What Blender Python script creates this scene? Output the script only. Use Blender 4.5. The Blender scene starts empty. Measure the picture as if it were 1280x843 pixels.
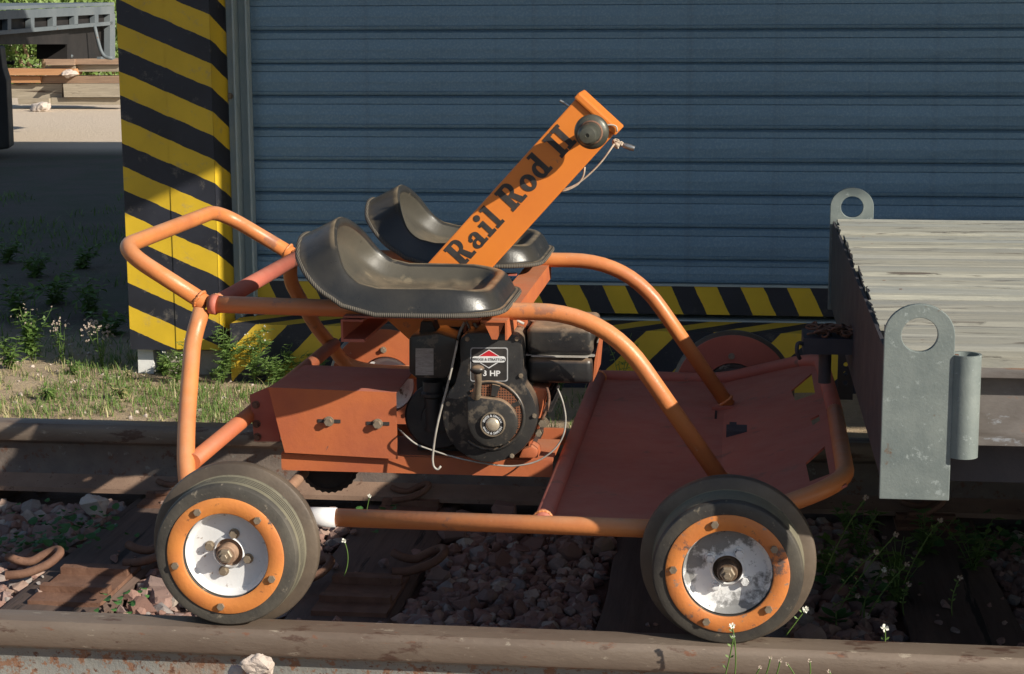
import bpy, bmesh, math, random
from mathutils import Vector, Matrix, noise
from math import sin, cos, pi, radians
random.seed(7)
S = bpy.context.scene
C = S.collection
# ------------------------------------------------------------------ camera
F, PITCH, YAW, ROLL, CY, CH = 2304.77, 0.178529, 0.1243127, -0.0048688, -3.054144, 1.066339
def cam_axes():
    cy, sy, cp, sp = cos(YAW), sin(YAW), cos(PITCH), sin(PITCH)
    f = Vector((-sy*cp, cy*cp, -sp)); r = Vector((cy, sy, 0)); u = r.cross(f)
    return r*cos(ROLL)+u*sin(ROLL), u*cos(ROLL)-r*sin(ROLL), f
RX, UX, FX = cam_axes()
CAM = Vector((0, CY, CH))
cd = bpy.data.cameras.new('camera'); cam = bpy.data.objects.new('camera', cd); C.objects.link(cam)
m = Matrix((RX, UX, -FX)).transposed().to_4x4(); m.translation = CAM
cam.matrix_world = m
cd.sensor_width = 36; cd.lens = 36*F/1280; cd.clip_end = 2000; cd.clip_start = .05
S.camera = cam
# ------------------------------------------------------------------ light
SUN = Vector((1.67, -.92, 1.0)).normalized()
w = bpy.data.worlds.new('World'); S.world = w; w.use_nodes = True
nt = w.node_tree; bg = nt.nodes['Background']
sk = nt.nodes.new('ShaderNodeTexSky'); sk.sky_type = 'NISHITA'; sk.sun_disc = False
sk.sun_elevation = math.asin(SUN.z); sk.sun_rotation = math.atan2(SUN.x, SUN.y)
sk.air_density = 1.0; sk.dust_density = .6
nt.links.new(sk.outputs[0], bg.inputs[0]); bg.inputs[1].default_value = .075
sl = bpy.data.lights.new('sun', 'SUN'); sl.energy = 5.0; sl.angle = radians(.5); sl.color = (1, .93, .80)
so = bpy.data.objects.new('sun', sl); C.objects.link(so)
so.rotation_euler = SUN.to_track_quat('Z', 'Y').to_euler(); so.location = (3, -2, 4)
S.view_settings.view_transform = 'Standard'; S.view_settings.look = 'None'
S.view_settings.exposure = 0.42; S.view_settings.gamma = 1
# ------------------------------------------------------------------ measuring helpers (a photo pixel on a real plane of the place)
def ray(px, py): return FX + RX*((px-640)/F) - UX*((py-421.5)/F)
def at(px, py, y): d = ray(px, py); return CAM + d*((y-CAM.y)/d.y)
def atz(px, py, z): d = ray(px, py); return CAM + d*((z-CAM.z)/d.z)
def atp(px, py, p0, n):
    d = ray(px, py); return CAM + d*((Vector(p0)-CAM).dot(n)/d.dot(n))
# ------------------------------------------------------------------ object helpers
def tag(o, label=None, cat=None, group=None, kind=None):
    if label: o['label'] = label
    if cat: o['category'] = cat
    if group: o['group'] = group
    if kind: o['kind'] = kind
    return o
def empty(name, loc, label=None, cat=None, group=None):
    o = bpy.data.objects.new(name, None); C.objects.link(o); o.location = loc; o.empty_display_size = .1
    return tag(o, label, cat, group)
def link(name, me, parent=None):
    o = bpy.data.objects.new(name, me); C.objects.link(o)
    if parent:
        o.parent = parent
        if parent.type == 'EMPTY': o.matrix_parent_inverse = Matrix.Translation(-Vector(parent.location))
    return o
def obj(name, bm, mat, parent=None, smooth=None, bevel=0):
    me = bpy.data.meshes.new(name)
    if bevel:
        bmesh.ops.bevel(bm, geom=[e for e in bm.edges if len(e.link_faces) == 2 and e.calc_face_angle(0) > .6], offset=bevel, segments=2, affect='EDGES', profile=.6)
    bm.normal_update(); bm.to_mesh(me); bm.free()
    for mt in (mat if isinstance(mat, (list, tuple)) else [mat]): me.materials.append(mt)
    if smooth is not None:
        me.polygons.foreach_set('use_smooth', [True]*len(me.polygons))
        try: me.set_sharp_from_angle(angle=radians(smooth))
        except Exception: pass
    return link(name, me, parent)
def BM(): return bmesh.new()
def box(bm, a, b, mi=0):
    a = Vector(a); b = Vector(b); v = []
    for z in (a.z, b.z):
        for x, y in ((a.x, a.y), (b.x, a.y), (b.x, b.y), (a.x, b.y)): v.append(bm.verts.new((x, y, z)))
    for q in ((3,2,1,0), (4,5,6,7), (0,1,5,4), (1,2,6,5), (2,3,7,6), (3,0,4,7)):
        f = bm.faces.new([v[i] for i in q]); f.material_index = mi
    return v
def prism(bm, pts, dvec, mi=0):
    d = Vector(dvec); pts = [Vector(p) for p in pts]
    a = [bm.verts.new(p) for p in pts]; b = [bm.verts.new(p+d) for p in pts]; n = len(a); fs = []
    fs.append(bm.faces.new(a)); fs.append(bm.faces.new(b[::-1]))
    for i in range(n): fs.append(bm.faces.new([a[i], b[i], b[(i+1) % n], a[(i+1) % n]]))
    for f in fs: f.material_index = mi
    bmesh.ops.recalc_face_normals(bm, faces=fs)
    return fs
def fillet(pts, rad, n=7):
    pts = [Vector(p) for p in pts]; out = [pts[0]]
    rads = rad if isinstance(rad, (list, tuple)) else [rad]*(len(pts)-2)
    for i in range(1, len(pts)-1):
        p = pts[i]; a = pts[i-1]-p; b = pts[i+1]-p; r = min(rads[i-1], a.length*.48, b.length*.48)
        pa = p+a.normalized()*r; pb = p+b.normalized()*r
        for k in range(n+1):
            t = k/n; out.append(pa*(1-t)**2 + p*2*t*(1-t) + pb*t*t)
    out.append(pts[-1]); return out
def tube(bm, pts, r, seg=18, cap=True, mi=0):
    pts = [Vector(p) for p in pts]; rr = r if isinstance(r, (list, tuple)) else [r]*len(pts)
    t0 = (pts[1]-pts[0]).normalized(); n = t0.orthogonal().normalized(); rings = []
    for i, p in enumerate(pts):
        t = (pts[min(i+1, len(pts)-1)]-pts[max(i-1, 0)]).normalized()
        n = (n-t*n.dot(t)).normalized(); b = t.cross(n)
        rings.append([bm.verts.new(p+(n*cos(2*pi*k/seg)+b*sin(2*pi*k/seg))*rr[i]) for k in range(seg)])
    for i in range(len(rings)-1):
        for k in range(seg):
            f = bm.faces.new([rings[i][k], rings[i][(k+1) % seg], rings[i+1][(k+1) % seg], rings[i+1][k]]); f.material_index = mi; f.smooth = True
    if cap:
        bm.faces.new(rings[0][::-1]).material_index = mi; bm.faces.new(rings[-1]).material_index = mi
def lathe(bm, prof, c=(0,0,0), axis='y', seg=64, mi=0, a0=0, a1=2*pi):
    """prof: (radius, distance along the axis)"""
    c = Vector(c); full = abs(a1-a0-2*pi) < 1e-6; rings = []; n = seg if full else seg+1
    for r, h in prof:
        ring = []
        for k in range(n):
            a = a0+(a1-a0)*k/seg
            ring.append(bm.verts.new(c + (Vector((cos(a)*r, h, sin(a)*r)) if axis == 'y' else Vector((cos(a)*r, sin(a)*r, h)) if axis == 'z' else Vector((h, cos(a)*r, sin(a)*r)))))
        rings.append(ring)
    fs = []
    for i in range(len(rings)-1):
        for k in range(seg):
            q = [rings[i][k], rings[i][(k+1) % n], rings[i+1][(k+1) % n], rings[i+1][k]]
            try: f = bm.faces.new(q); f.material_index = mi; fs.append(f)
            except ValueError: pass
    return fs
def weld(bm, d=1e-5): bmesh.ops.remove_doubles(bm, verts=bm.verts[:], dist=d); bmesh.ops.recalc_face_normals(bm, faces=bm.faces[:])
def hexbolt(bm, c, r, h, axis='y', sgn=-1, rot=0, washer=True):
    c = Vector(c)
    def P(a, rad, t):
        if axis == 'y': return c+Vector((cos(a)*rad, sgn*t, sin(a)*rad))
        if axis == 'x': return c+Vector((sgn*t, cos(a)*rad, sin(a)*rad))
        return c+Vector((cos(a)*rad, sin(a)*rad, sgn*t))
    if washer:
        prism(bm, [P(2*pi*k/14, r*1.35, 0) for k in range(14)], P(0, 0, h*.25)-c)
    prism(bm, [P(rot+pi*k/3, r, h*.2) for k in range(6)], P(0, 0, h*.8)-c)
# ------------------------------------------------------------------ materials
def NM(name):
    mt = bpy.data.materials.new(name); mt.use_nodes = True
    return mt, mt.node_tree, mt.node_tree.nodes['Principled BSDF']
def coords(nt, stretch=(1,1,1), kind='Object'):
    tc = nt.nodes.new('ShaderNodeTexCoord'); mp = nt.nodes.new('ShaderNodeMapping'); mp.inputs['Scale'].default_value = stretch
    nt.links.new(tc.outputs[kind], mp.inputs[0]); return mp.outputs[0]
def nz(nt, vec, scale, detail=6, rough=.6, dist=0):
    n = nt.nodes.new('ShaderNodeTexNoise'); n.inputs['Scale'].default_value = scale; n.inputs['Detail'].default_value = detail
    n.inputs['Roughness'].default_value = rough; n.inputs['Distortion'].default_value = dist
    nt.links.new(vec, n.inputs['Vector']); return n.outputs['Fac']
def ramp(nt, fac, lo, hi, c0=(0,0,0,1), c1=(1,1,1,1)):
    r = nt.nodes.new('ShaderNodeValToRGB'); r.color_ramp.elements[0].position = lo; r.color_ramp.elements[1].position = hi
    r.color_ramp.elements[0].color = c0; r.color_ramp.elements[1].color = c1; nt.links.new(fac, r.inputs[0]); return r.outputs[0]
def mixc(nt, fac, a, b):
    m = nt.nodes.new('ShaderNodeMix'); m.data_type = 'RGBA'
    for i, v in ((0, fac), (6, a), (7, b)):
        if hasattr(v, 'is_linked'): nt.links.new(v, m.inputs[i])
        elif i == 0: m.inputs[0].default_value = v
        else: m.inputs[i].default_value = (*v, 1) if len(v) == 3 else v
    return m.outputs[2]
def math_(nt, op, a, b=None, c=None):
    m = nt.nodes.new('ShaderNodeMath'); m.operation = op
    for i, v in enumerate((a, b, c)):
        if v is None: continue
        if hasattr(v, 'is_linked'): nt.links.new(v, m.inputs[i])
        else: m.inputs[i].default_value = v
    return m.outputs[0]
def bump(nt, bsdf, h, strength, dist=.002):
    b = nt.nodes.new('ShaderNodeBump'); b.inputs['Strength'].default_value = strength; b.inputs['Distance'].default_value = dist
    nt.links.new(h, b.inputs['Height']); nt.links.new(b.outputs[0], bsdf.inputs['Normal'])
def mat(name, c0, c1=None, scale=8, rough=.6, metal=0, spots=(), bs=.3, bsc=60, bd=.002, stretch=(1,1,1), dust=None, rvar=.15, detail=6, dlo=.35):
    """c0/c1 large mottling; spots = (colour, threshold, scale) flecks; dust = (colour, amount) on upward faces"""
    mt, nt, b = NM(name); v = coords(nt, stretch)
    col = mixc(nt, ramp(nt, nz(nt, v, scale, detail), .35, .68), c0, c1 or c0)
    for (sc, th, ss) in spots:
        col = mixc(nt, ramp(nt, nz(nt, v, ss, 8, .7), th, th+.05), col, sc)
    if dust:
        g = nt.nodes.new('ShaderNodeNewGeometry'); s = nt.nodes.new('ShaderNodeSeparateXYZ'); nt.links.new(g.outputs['Normal'], s.inputs[0])
        up = math_(nt, 'MULTIPLY', ramp(nt, s.outputs[2], dlo, .97), math_(nt, 'MULTIPLY', ramp(nt, nz(nt, v, 22, 6), .2, .65), min(dust[1], 1)))
        col = mixc(nt, up, col, dust[0])
    nt.links.new(col, b.inputs['Base Color'])
    rn = nz(nt, v, scale*3, 5)
    nt.links.new(math_(nt, 'MULTIPLY_ADD', rn, rvar*2, rough-rvar), b.inputs['Roughness'])
    b.inputs['Metallic'].default_value = metal
    bump(nt, b, nz(nt, v, bsc, 8, .65), bs, bd)
    return mt
def stripe_mat(name, vec3, period, phase, yel, blk, rough=.55, dirt=(.25,.22,.18), step=None, duty=.5, wear=.35):
    """hazard paint: black bands where frac(dot(P,vec3)/period+phase) < duty"""
    mt, nt, b = NM(name); v = coords(nt)
    d = nt.nodes.new('ShaderNodeVectorMath'); d.operation = 'DOT_PRODUCT'; nt.links.new(v, d.inputs[0]); d.inputs[1].default_value = vec3
    wob = math_(nt, 'MULTIPLY_ADD', nz(nt, v, 14, 3), .012, d.outputs['Value'])
    f = math_(nt, 'FRACT', math_(nt, 'MULTIPLY_ADD', wob, 1/period, phase))
    k = math_(nt, 'LESS_THAN', f, duty)
    y2 = mixc(nt, ramp(nt, nz(nt, v, 5, 6), .35, .7), yel, tuple(c*.8 for c in yel))
    b2 = mixc(nt, ramp(nt, nz(nt, v, 6, 6), .35, .7), blk, tuple(c*1.7 for c in blk))
    col = mixc(nt, k, y2, b2)
    col = mixc(nt, math_(nt, 'MULTIPLY', ramp(nt, nz(nt, v, 16, 9, .75), .56, .72), wear), col, dirt)
    nt.links.new(col, b.inputs['Base Color']); b.inputs['Roughness'].default_value = rough
    bump(nt, b, nz(nt, v, 90, 6), .15, .001)
    return mt
ORANGE = mat('orange_paint', (.64,.225,.066), (.50,.165,.060), 7, .42, spots=(((.34,.14,.075), .60, 11), ((.55,.42,.33), .665, 42), ((.16,.08,.055), .68, 60)), bs=.3, bsc=110, rvar=.16, dust=((.56,.34,.21), .6))
ORANGE_B = mat('bright_orange_paint', (.72,.215,.030), (.64,.180,.030), 5, .42, spots=(((.60,.36,.22), .66, 34), ((.36,.14,.07), .64, 12), ((.70,.55,.45), .71, 60)), bs=.12, bsc=60, rvar=.08)
RED = mat('red_oxide_paint', (.47,.130,.085), (.37,.10,.07), 5, .62, spots=(((.24,.10,.07), .60, 12), ((.55,.28,.2), .68, 40)), bs=.35, bsc=60, dust=((.46,.21,.15), .5))
DORANGE = mat('dusty_orange_paint', (.50,.14,.045), (.38,.10,.045), 7, .6, spots=(((.16,.08,.06), .66, 24), ((.50,.30,.20), .69, 55)), bs=.3, bsc=70, dust=((.42,.21,.13), .6))
WHEELOR = mat('worn_orange_wheel_paint', (.66,.24,.055), (.54,.18,.05), 14, .55, spots=(((.10,.055,.04), .62, 22), ((.30,.18,.12), .66, 60)), bs=.35, bsc=120)
WHEELOR_F = mat('blotched_orange_wheel_paint', (.64,.22,.05), (.50,.16,.05), 14, .55, spots=(((.13,.085,.07), .57, 16), ((.30,.18,.12), .60, 50)), bs=.35, bsc=120)
BLACK = mat('dusty_black_paint', (.015,.015,.017), (.045,.042,.038), 10, .38, spots=(((.11,.09,.07), .57, 14), ((.26,.21,.16), .65, 36)), bs=.25, bsc=90, dust=((.38,.26,.17), 1.0), dlo=.15)
DARK = mat('oily_black', (.012,.011,.012), (.035,.028,.025), 14, .6, bs=.5, bsc=70)
SEAT = mat('weathered_black_seat', (.020,.020,.020), (.040,.037,.032), 9, .32, spots=(((.10,.085,.065), .63, 24),), bs=.2, bsc=180, rvar=.12, dust=((.25,.195,.13), 1.25), dlo=.80)
PAN = mat('dusty_seat_pan', (.050,.046,.037), (.080,.071,.054), 6, .5, spots=(((.15,.125,.085), .60, 9), ((.03,.028,.025), .64, 14)), bs=.2, bsc=160, rvar=.12, dust=((.25,.19,.125), .6), dlo=.7)
RUBBER = mat('worn_grey_rubber', (.042,.038,.033), (.10,.088,.07), 12, .72, spots=(((.20,.17,.13), .60, 34), ((.26,.23,.18), .66, 90)), bs=.4, bsc=140)
RUBBER_F = mat('dark_front_rubber', (.035,.032,.03), (.085,.075,.06), 12, .5, spots=(((.18,.15,.11), .61, 34), ((.25,.22,.18), .67, 90)), bs=.35, bsc=140)
TREAD = mat('dusty_olive_tread', (.13,.12,.085), (.20,.18,.125), 14, .7, spots=(((.07,.065,.055), .62, 30),), bs=.4, bsc=160)
FLANGE = mat('brown_worn_flange', (.085,.065,.05), (.15,.115,.085), 10, .5, metal=.2, spots=(((.22,.16,.11), .64, 30),), bs=.3, bsc=120)
WHITE = mat('chipped_white_enamel', (.74,.74,.74), (.60,.60,.61), 12, .4, spots=(((.12,.07,.05), .64, 22), ((.30,.24,.20), .61, 60)), bs=.2, bsc=120)
GREYHUB = mat('dirty_grey_hub', (.24,.24,.24), (.15,.14,.13), 14, .75, spots=(((.74,.74,.74), .49, 7), ((.06,.04,.03), .62, 30)), bs=.3, bsc=120)
RUST = mat('rust_brown', (.13,.062,.038), (.21,.11,.07), 18, .8, spots=(((.06,.035,.028), .62, 60),), bs=.6, bsc=120, bd=.003)
BOLT = mat('dull_bolt_steel', (.22,.17,.12), (.34,.28,.21), 40, .5, metal=.4, bs=.3, bsc=200)
STEEL = mat('galvanised_plate', (.165,.195,.19), (.235,.265,.25), 16, .55, metal=.25, spots=(((.32,.36,.35), .60, 60), ((.17,.11,.07), .64, 18)), bs=.25, bsc=220)
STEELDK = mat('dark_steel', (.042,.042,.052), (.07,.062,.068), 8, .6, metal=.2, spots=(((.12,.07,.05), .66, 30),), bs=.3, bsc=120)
WIRE = mat('cable_sheath', (.42,.40,.36), (.28,.25,.22), 30, .5, bs=.1)
ROPE = mat('pale_cord', (.50,.42,.34), (.36,.29,.22), 80, .8, bs=.5, bsc=300)
CHROME = mat('scuffed_chrome', (.55,.55,.52), (.35,.33,.30), 30, .3, metal=.9, bs=.1)
RAILH = mat('rail_head_steel', (.165,.12,.092), (.25,.195,.152), 6, .55, metal=.35, spots=(((.11,.065,.048), .56, 18), ((.36,.30,.235), .61, 55), ((.22,.10,.06), .62, 38)), bs=.5, bsc=140, stretch=(.35,1,1))
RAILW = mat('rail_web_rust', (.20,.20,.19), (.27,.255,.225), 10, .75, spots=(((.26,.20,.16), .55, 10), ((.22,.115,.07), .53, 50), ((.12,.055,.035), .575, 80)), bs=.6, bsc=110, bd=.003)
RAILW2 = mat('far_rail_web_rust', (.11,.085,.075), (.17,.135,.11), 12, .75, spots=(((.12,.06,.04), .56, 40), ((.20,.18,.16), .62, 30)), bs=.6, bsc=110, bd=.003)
RAILF = mat('rail_foot_rust', (.20,.125,.088), (.28,.185,.13), 10, .8, spots=(((.12,.065,.045), .60, 40),), bs=.5, bsc=140)
def wood(name, c0, c1, crack, along='x', fine_=1):
    mt, nt, b = NM(name); st = (.9 if fine_ == 1 else 2.6, 14*fine_, 14*fine_) if along == 'x' else (14, .9, 14)
    v = coords(nt, st); oi = nt.nodes.new('ShaderNodeObjectInfo'); ad = nt.nodes.new('ShaderNodeVectorMath'); ad.operation = 'MULTIPLY_ADD'
    nt.links.new(oi.outputs['Random'], ad.inputs[0]); ad.inputs[1].default_value = (40, 40, 40); nt.links.new(v, ad.inputs[2]); v = ad.outputs[0]
    g = nz(nt, v, 2.2, 9, .7, .5); fine = nz(nt, v, 9, 6, .7)
    col = mixc(nt, ramp(nt, g, .34, .66), c0, c1)
    col = mixc(nt, math_(nt, 'MULTIPLY', ramp(nt, fine, .5, .72), .5), col, tuple(c*.6 for c in c0))
    ck = ramp(nt, nz(nt, v, 1.7, 8, .62, .3), .36, .40, (1,1,1,1), (0,0,0,1))
    col = mixc(nt, ck, col, crack)
    nt.links.new(col, b.inputs['Base Color']); b.inputs['Roughness'].default_value = .85
    wc = col
    if fine_ > 1:
        bnd = ramp(nt, nz(nt, coords(nt, (.5, 9, 9)), 1.3, 5, .6), .44, .62); col2 = mixc(nt, math_(nt, 'MULTIPLY', bnd, .72), col, (.27,.29,.29))
        col2 = mixc(nt, math_(nt, 'MULTIPLY', oi.outputs['Random'], .6), col2, (.25,.235,.20))
        nt.links.new(col2, b.inputs['Base Color'])
    hh = math_(nt, 'SUBTRACT', math_(nt, 'ADD', g, math_(nt, 'MULTIPLY', fine, .4)), ck)
    bump(nt, b, hh, .6, .003); return mt
PLANK = wood('bleached_grey_plank', (.26,.26,.225), (.45,.43,.345), (.07,.05,.04), 'x', 1.5)
SLEEPER = wood('dark_sleeper_wood', (.085,.055,.044), (.14,.092,.072), (.02,.014,.012), 'y')
TIMB = wood('grey_timber', (.28,.24,.18), (.40,.34,.26), (.10,.07,.05))
TIMB2 = wood('reddish_timber', (.25,.16,.11), (.36,.24,.16), (.12,.06,.04))
def door_material():
    mt, nt, b = NM('blue_grey_door_paint'); v = coords(nt)
    col = mixc(nt, ramp(nt, nz(nt, v, 1.6, 5), .3, .7), (.135,.235,.340), (.155,.262,.36))
    col = mixc(nt, math_(nt, 'MULTIPLY', ramp(nt, nz(nt, v, 130, 4, .8), .48, .60), .45), col, (.30,.39,.45))
    col = mixc(nt, math_(nt, 'MULTIPLY', ramp(nt, nz(nt, coords(nt, (14,14,.8)), 1.0, 7), .55, .75), .3), col, (.075,.09,.11))
    nt.links.new(col, b.inputs['Base Color']); b.inputs['Roughness'].default_value = .5; b.inputs['Metallic'].default_value = .15
    bump(nt, b, math_(nt, 'ADD', math_(nt, 'MULTIPLY', nz(nt, v, 160, 5), .06), nz(nt, coords(nt, (1.2,1,3.5)), 2.2, 3)), .55, .02); return mt
DOOR = door_material()
JAMB = mat('pale_blue_steel', (.30,.37,.38), (.37,.42,.42), 12, .6, spots=(((.12,.10,.09), .66, 22),), bs=.15)
YEL, BLK = (.70,.46,.025), (.015,.016,.023)
HAZ_POST = stripe_mat('hazard_paint_post', (.43, .5, 1.0), .1568, .925, YEL, BLK, .5, wear=.6)
HAZ_DOOR = stripe_mat('hazard_paint_door', (1, 0, .47), .152, 0.0, YEL, BLK, .5, wear=.2)
HAZ_LEDGE = stripe_mat('hazard_paint_ledge', (1, -1, -1), .215, 0.0, (.68,.45,.035), BLK, .7, wear=.4)
WALL = mat('shed_cladding', (.30,.33,.34), (.36,.38,.38), 3, .6, bs=.1)
CONC = mat('rough_concrete', (.32,.27,.22), (.42,.37,.31), 9, .9, spots=(((.20,.15,.11), .62, 30),), bs=.7, bsc=60, bd=.004)
WHITEB = mat('white_block', (.75,.75,.73), (.62,.62,.60), 9, .8, bs=.5)
def ground_mat():
    mt, nt, b = NM('sandy_earth'); v = coords(nt)
    col = mixc(nt, ramp(nt, nz(nt, v, 1.1, 8), .35, .65), (.42,.325,.215), (.36,.26,.165))
    col = mixc(nt, math_(nt, 'MULTIPLY', ramp(nt, nz(nt, v, 11, 8, .7), .52, .62), .6), col, (.26,.20,.115))
    col = mixc(nt, ramp(nt, nz(nt, v, 60, 6, .7), .60, .68), col, (.50,.42,.31))
    sp = nt.nodes.new('ShaderNodeSeparateXYZ'); nt.links.new(v, sp.inputs[0])
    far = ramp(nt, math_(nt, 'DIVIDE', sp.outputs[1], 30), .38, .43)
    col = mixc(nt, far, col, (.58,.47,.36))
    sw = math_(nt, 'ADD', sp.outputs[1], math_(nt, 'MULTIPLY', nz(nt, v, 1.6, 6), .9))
    dk = math_(nt, 'MULTIPLY', ramp(nt, math_(nt, 'DIVIDE', sw, 10), .37, .43), math_(nt, 'SUBTRACT', 1.0, ramp(nt, math_(nt, 'DIVIDE', sp.outputs[1], 30), .405, .435)))  # weedy soil, with the shed's shade deepened into its colour
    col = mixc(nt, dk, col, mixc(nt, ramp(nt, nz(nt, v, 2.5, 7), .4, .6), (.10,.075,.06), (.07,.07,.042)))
    bed = ramp(nt, math_(nt, 'ADD', math_(nt, 'DIVIDE', sp.outputs[1], 10), math_(nt, 'MULTIPLY', nz(nt, v, 5, 4), .03)), .17, .2, (1,1,1,1), (0,0,0,1))
    col = mixc(nt, bed, col, (.11,.06,.045))
    nt.links.new(col, b.inputs['Base Color']); b.inputs['Roughness'].default_value = .95
    bump(nt, b, nz(nt, v, 26, 10, .7), .9, .02); return mt
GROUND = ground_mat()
def stone_mat(name, island=False, pale=False):
    mt, nt, b = NM(name); v = coords(nt)
    if island: r = nt.nodes.new('ShaderNodeNewGeometry').outputs['Random Per Island']
    else: r = nt.nodes.new('ShaderNodeObjectInfo').outputs['Random']
    rp = nt.nodes.new('ShaderNodeValToRGB'); nt.links.new(r, rp.inputs[0]); e = rp.color_ramp.elements
    e[0].position = 0; e[0].color = (.27,.15,.12,1); e[1].position = 1; e[1].color = (.50,.42,.35,1)
    for p, c in ((.3, (.34,.21,.17,1)), (.55, (.26,.185,.17,1)), (.75, (.40,.27,.21,1)), (.88, (.25,.235,.235,1))):
        q = e.new(p); q.color = c
    col = mixc(nt, math_(nt, 'MULTIPLY', ramp(nt, nz(nt, v, 45, 8, .7), .4, .7), .45), rp.outputs[0], (.12,.065,.05) if not pale else (.55,.47,.40))
    if pale: col = mixc(nt, .6, col, (.62,.55,.48))
    nt.links.new(col, b.inputs['Base Color']); b.inputs['Roughness'].default_value = .9
    bump(nt, b, nz(nt, v, 90, 9, .7), .7, .004); return mt
STONE = stone_mat('ballast_stone'); RUBBLE = stone_mat('ballast_rubble', True); PALE = stone_mat('pale_stone', False, True)
def leafmat(name, c0, c1, tr=.25):
    mt, nt, b = NM(name); r = nt.nodes.new('ShaderNodeNewGeometry').outputs['Random Per Island']
    nt.links.new(mixc(nt, r, c0, c1), b.inputs['Base Color']); b.inputs['Roughness'].default_value = .6
    t = nt.nodes.new('ShaderNodeBsdfTranslucent'); nt.links.new(mixc(nt, r, c0, c1), t.inputs[0])
    ms = nt.nodes.new('ShaderNodeMixShader'); ms.inputs[0].default_value = tr
    nt.links.new(b.outputs[0], ms.inputs[1]); nt.links.new(t.outputs[0], ms.inputs[2])
    nt.links.new(ms.outputs[0], nt.nodes['Material Output'].inputs[0]); return mt
GREEN = leafmat('weed_green', (.09,.17,.035), (.17,.26,.06))
DGREEN = leafmat('clover_green', (.035,.11,.03), (.06,.16,.04))
STRAW = leafmat('dry_grass', (.34,.30,.13), (.52,.46,.26))
BUSH = leafmat('bush_green', (.12,.20,.04), (.26,.36,.10), .35)
FLOWER = leafmat('white_petal', (.75,.74,.66), (.85,.84,.76)); SEEDH = leafmat('seed_head', (.42,.33,.26), (.55,.45,.38))

# ------------------------------------------------------------------ ground
GZ = -.165
def gh(x, y):
    h = GZ + .012*noise.noise(Vector((x*1.3, y*1.3, 0))) + .006*noise.noise(Vector((x*6, y*6, 3)))
    if y < 1.9: h -= .05*min(1, (1.9-y)/.25)
    if y > 5: h -= .02
    return h
def build_ground():
    bm = BM()
    def axis(fine0, fine1, st, outs):
        a = [fine0+i*st for i in range(int((fine1-fine0)/st)+1)]
        return sorted([-o for o in outs if -o < fine0] + a + [o for o in outs if o > fine1])
    outs = (5, 7, 9.5, 13, 18, 26, 40, 70, 150, 400, 900)
    xs = axis(-3.6, 2.0, .06, outs); ys = axis(-1.2, 4.4, .06, outs)
    V = [[bm.verts.new((x, y, gh(x, y))) for x in xs] for y in ys]
    for j in range(len(ys)-1):
        for i in range(len(xs)-1): bm.faces.new((V[j][i], V[j][i+1], V[j+1][i+1], V[j+1][i]))
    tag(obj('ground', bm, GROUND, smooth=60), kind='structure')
build_ground()
# ------------------------------------------------------------------ shed with roller door
DY = 3.02
shed = empty('shed', (.0, DY, GZ), 'blue grey metal shed with a roller door and yellow and black hazard guards', 'shed')
bm = BM(); box(bm, (-2.04, 3.14, GZ-.1), (-1.66, 3.24, 4.6)); box(bm, (-1.66, 3.14, 2.6), (6.5, 3.24, 4.6)); box(bm, (3.2, 3.14, GZ-.1), (6.5, 3.24, 2.6))
box(bm, (-2.04, 3.24, GZ-.1), (-1.94, 9.0, 4.6)); box(bm, (-1.94, 8.9, GZ-.1), (6.5, 9.0, 4.6)); box(bm, (6.4, 3.24, GZ-.1), (6.5, 8.9, 4.6))
obj('wall', bm, WALL, shed)
bm = BM(); box(bm, (-2.2, 2.95, 4.603), (6.7, 9.2, 4.7)); obj('roof', bm, WALL, shed)
bm = BM(); prism(bm, [(-2.05, 1.0, 2.42), (1.36, 1.0, 2.42), (1.44, 1.16, 2.42), (2.85, .36, 2.42), (3.15, -.06, 2.42), (8.5, -.10, 2.42), (8.5, 3.13, 2.42), (-2.05, 3.13, 2.42)], (0, 0, .03)); obj('shade_awning', bm, WALL, shed)  # unseen awning, outline shaped so its shade lands on door and guard
# door: slats of curtain
PZ = .1076; z0 = at(640, 324.5, DY).z
def slat_bm(x0, x1, h):
    bm = BM(); prof = [(0, .005), (.0045, .013), (.0075, .002), (.010, .0), (.0180, -.0025), (.0192, .0015), (.021, .0006), (.050, -.0015), (.083, .0006), (.0845, .0035), (.0865, 0), (.1045, -.0008), (PZ, .004)]
    prof = [(z*h/PZ, y) for z, y in prof]
    a = [bm.verts.new((x0, y, z)) for z, y in prof]; b = [bm.verts.new((x1, y, z)) for z, y in prof]
    for i in range(len(prof)-1): bm.faces.new((a[i], b[i], b[i+1], a[i+1]))
    a2 = [bm.verts.new((x0, .016, z)) for z, y in prof]; b2 = [bm.verts.new((x1, .016, z)) for z, y in prof]
    for i in range(len(prof)-1): bm.faces.new((a2[i], a2[i+1], b2[i+1], b2[i]))
    return bm
zt = at(640, 354, DY).z; zb = at(640, 389, DY).z
bm = BM(); box(bm, (-1.655, DY+.02, zb), (3.2, DY+.04, 2.6)); rd = obj('roller_door', bm, DOOR, shed)
first = None
for k in range(20):
    if first is None: first = obj('slat', slat_bm(-1.64, 3.2, PZ), DOOR, rd); first.location = (0, DY, z0); sd = first.data
    else: o = link('slat', sd, rd); o.location = (0, DY+random.uniform(-.0012,.0008), z0+PZ*k+random.uniform(-.0006,.0006)); o.rotation_euler = (random.uniform(-.012,.012), random.uniform(-.0004,.0004), 0)
bm = slat_bm(-1.64, 3.2, z0-zt-.004); o = obj('slat', bm, DOOR, rd); o.location = (0, DY, zt+.004)
bm = BM(); box(bm, (-1.64, DY-.012, zb), (3.2, DY+.018, zt)); o = obj('bottom_bar', bm, HAZ_DOOR, rd, bevel=.003)
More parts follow.
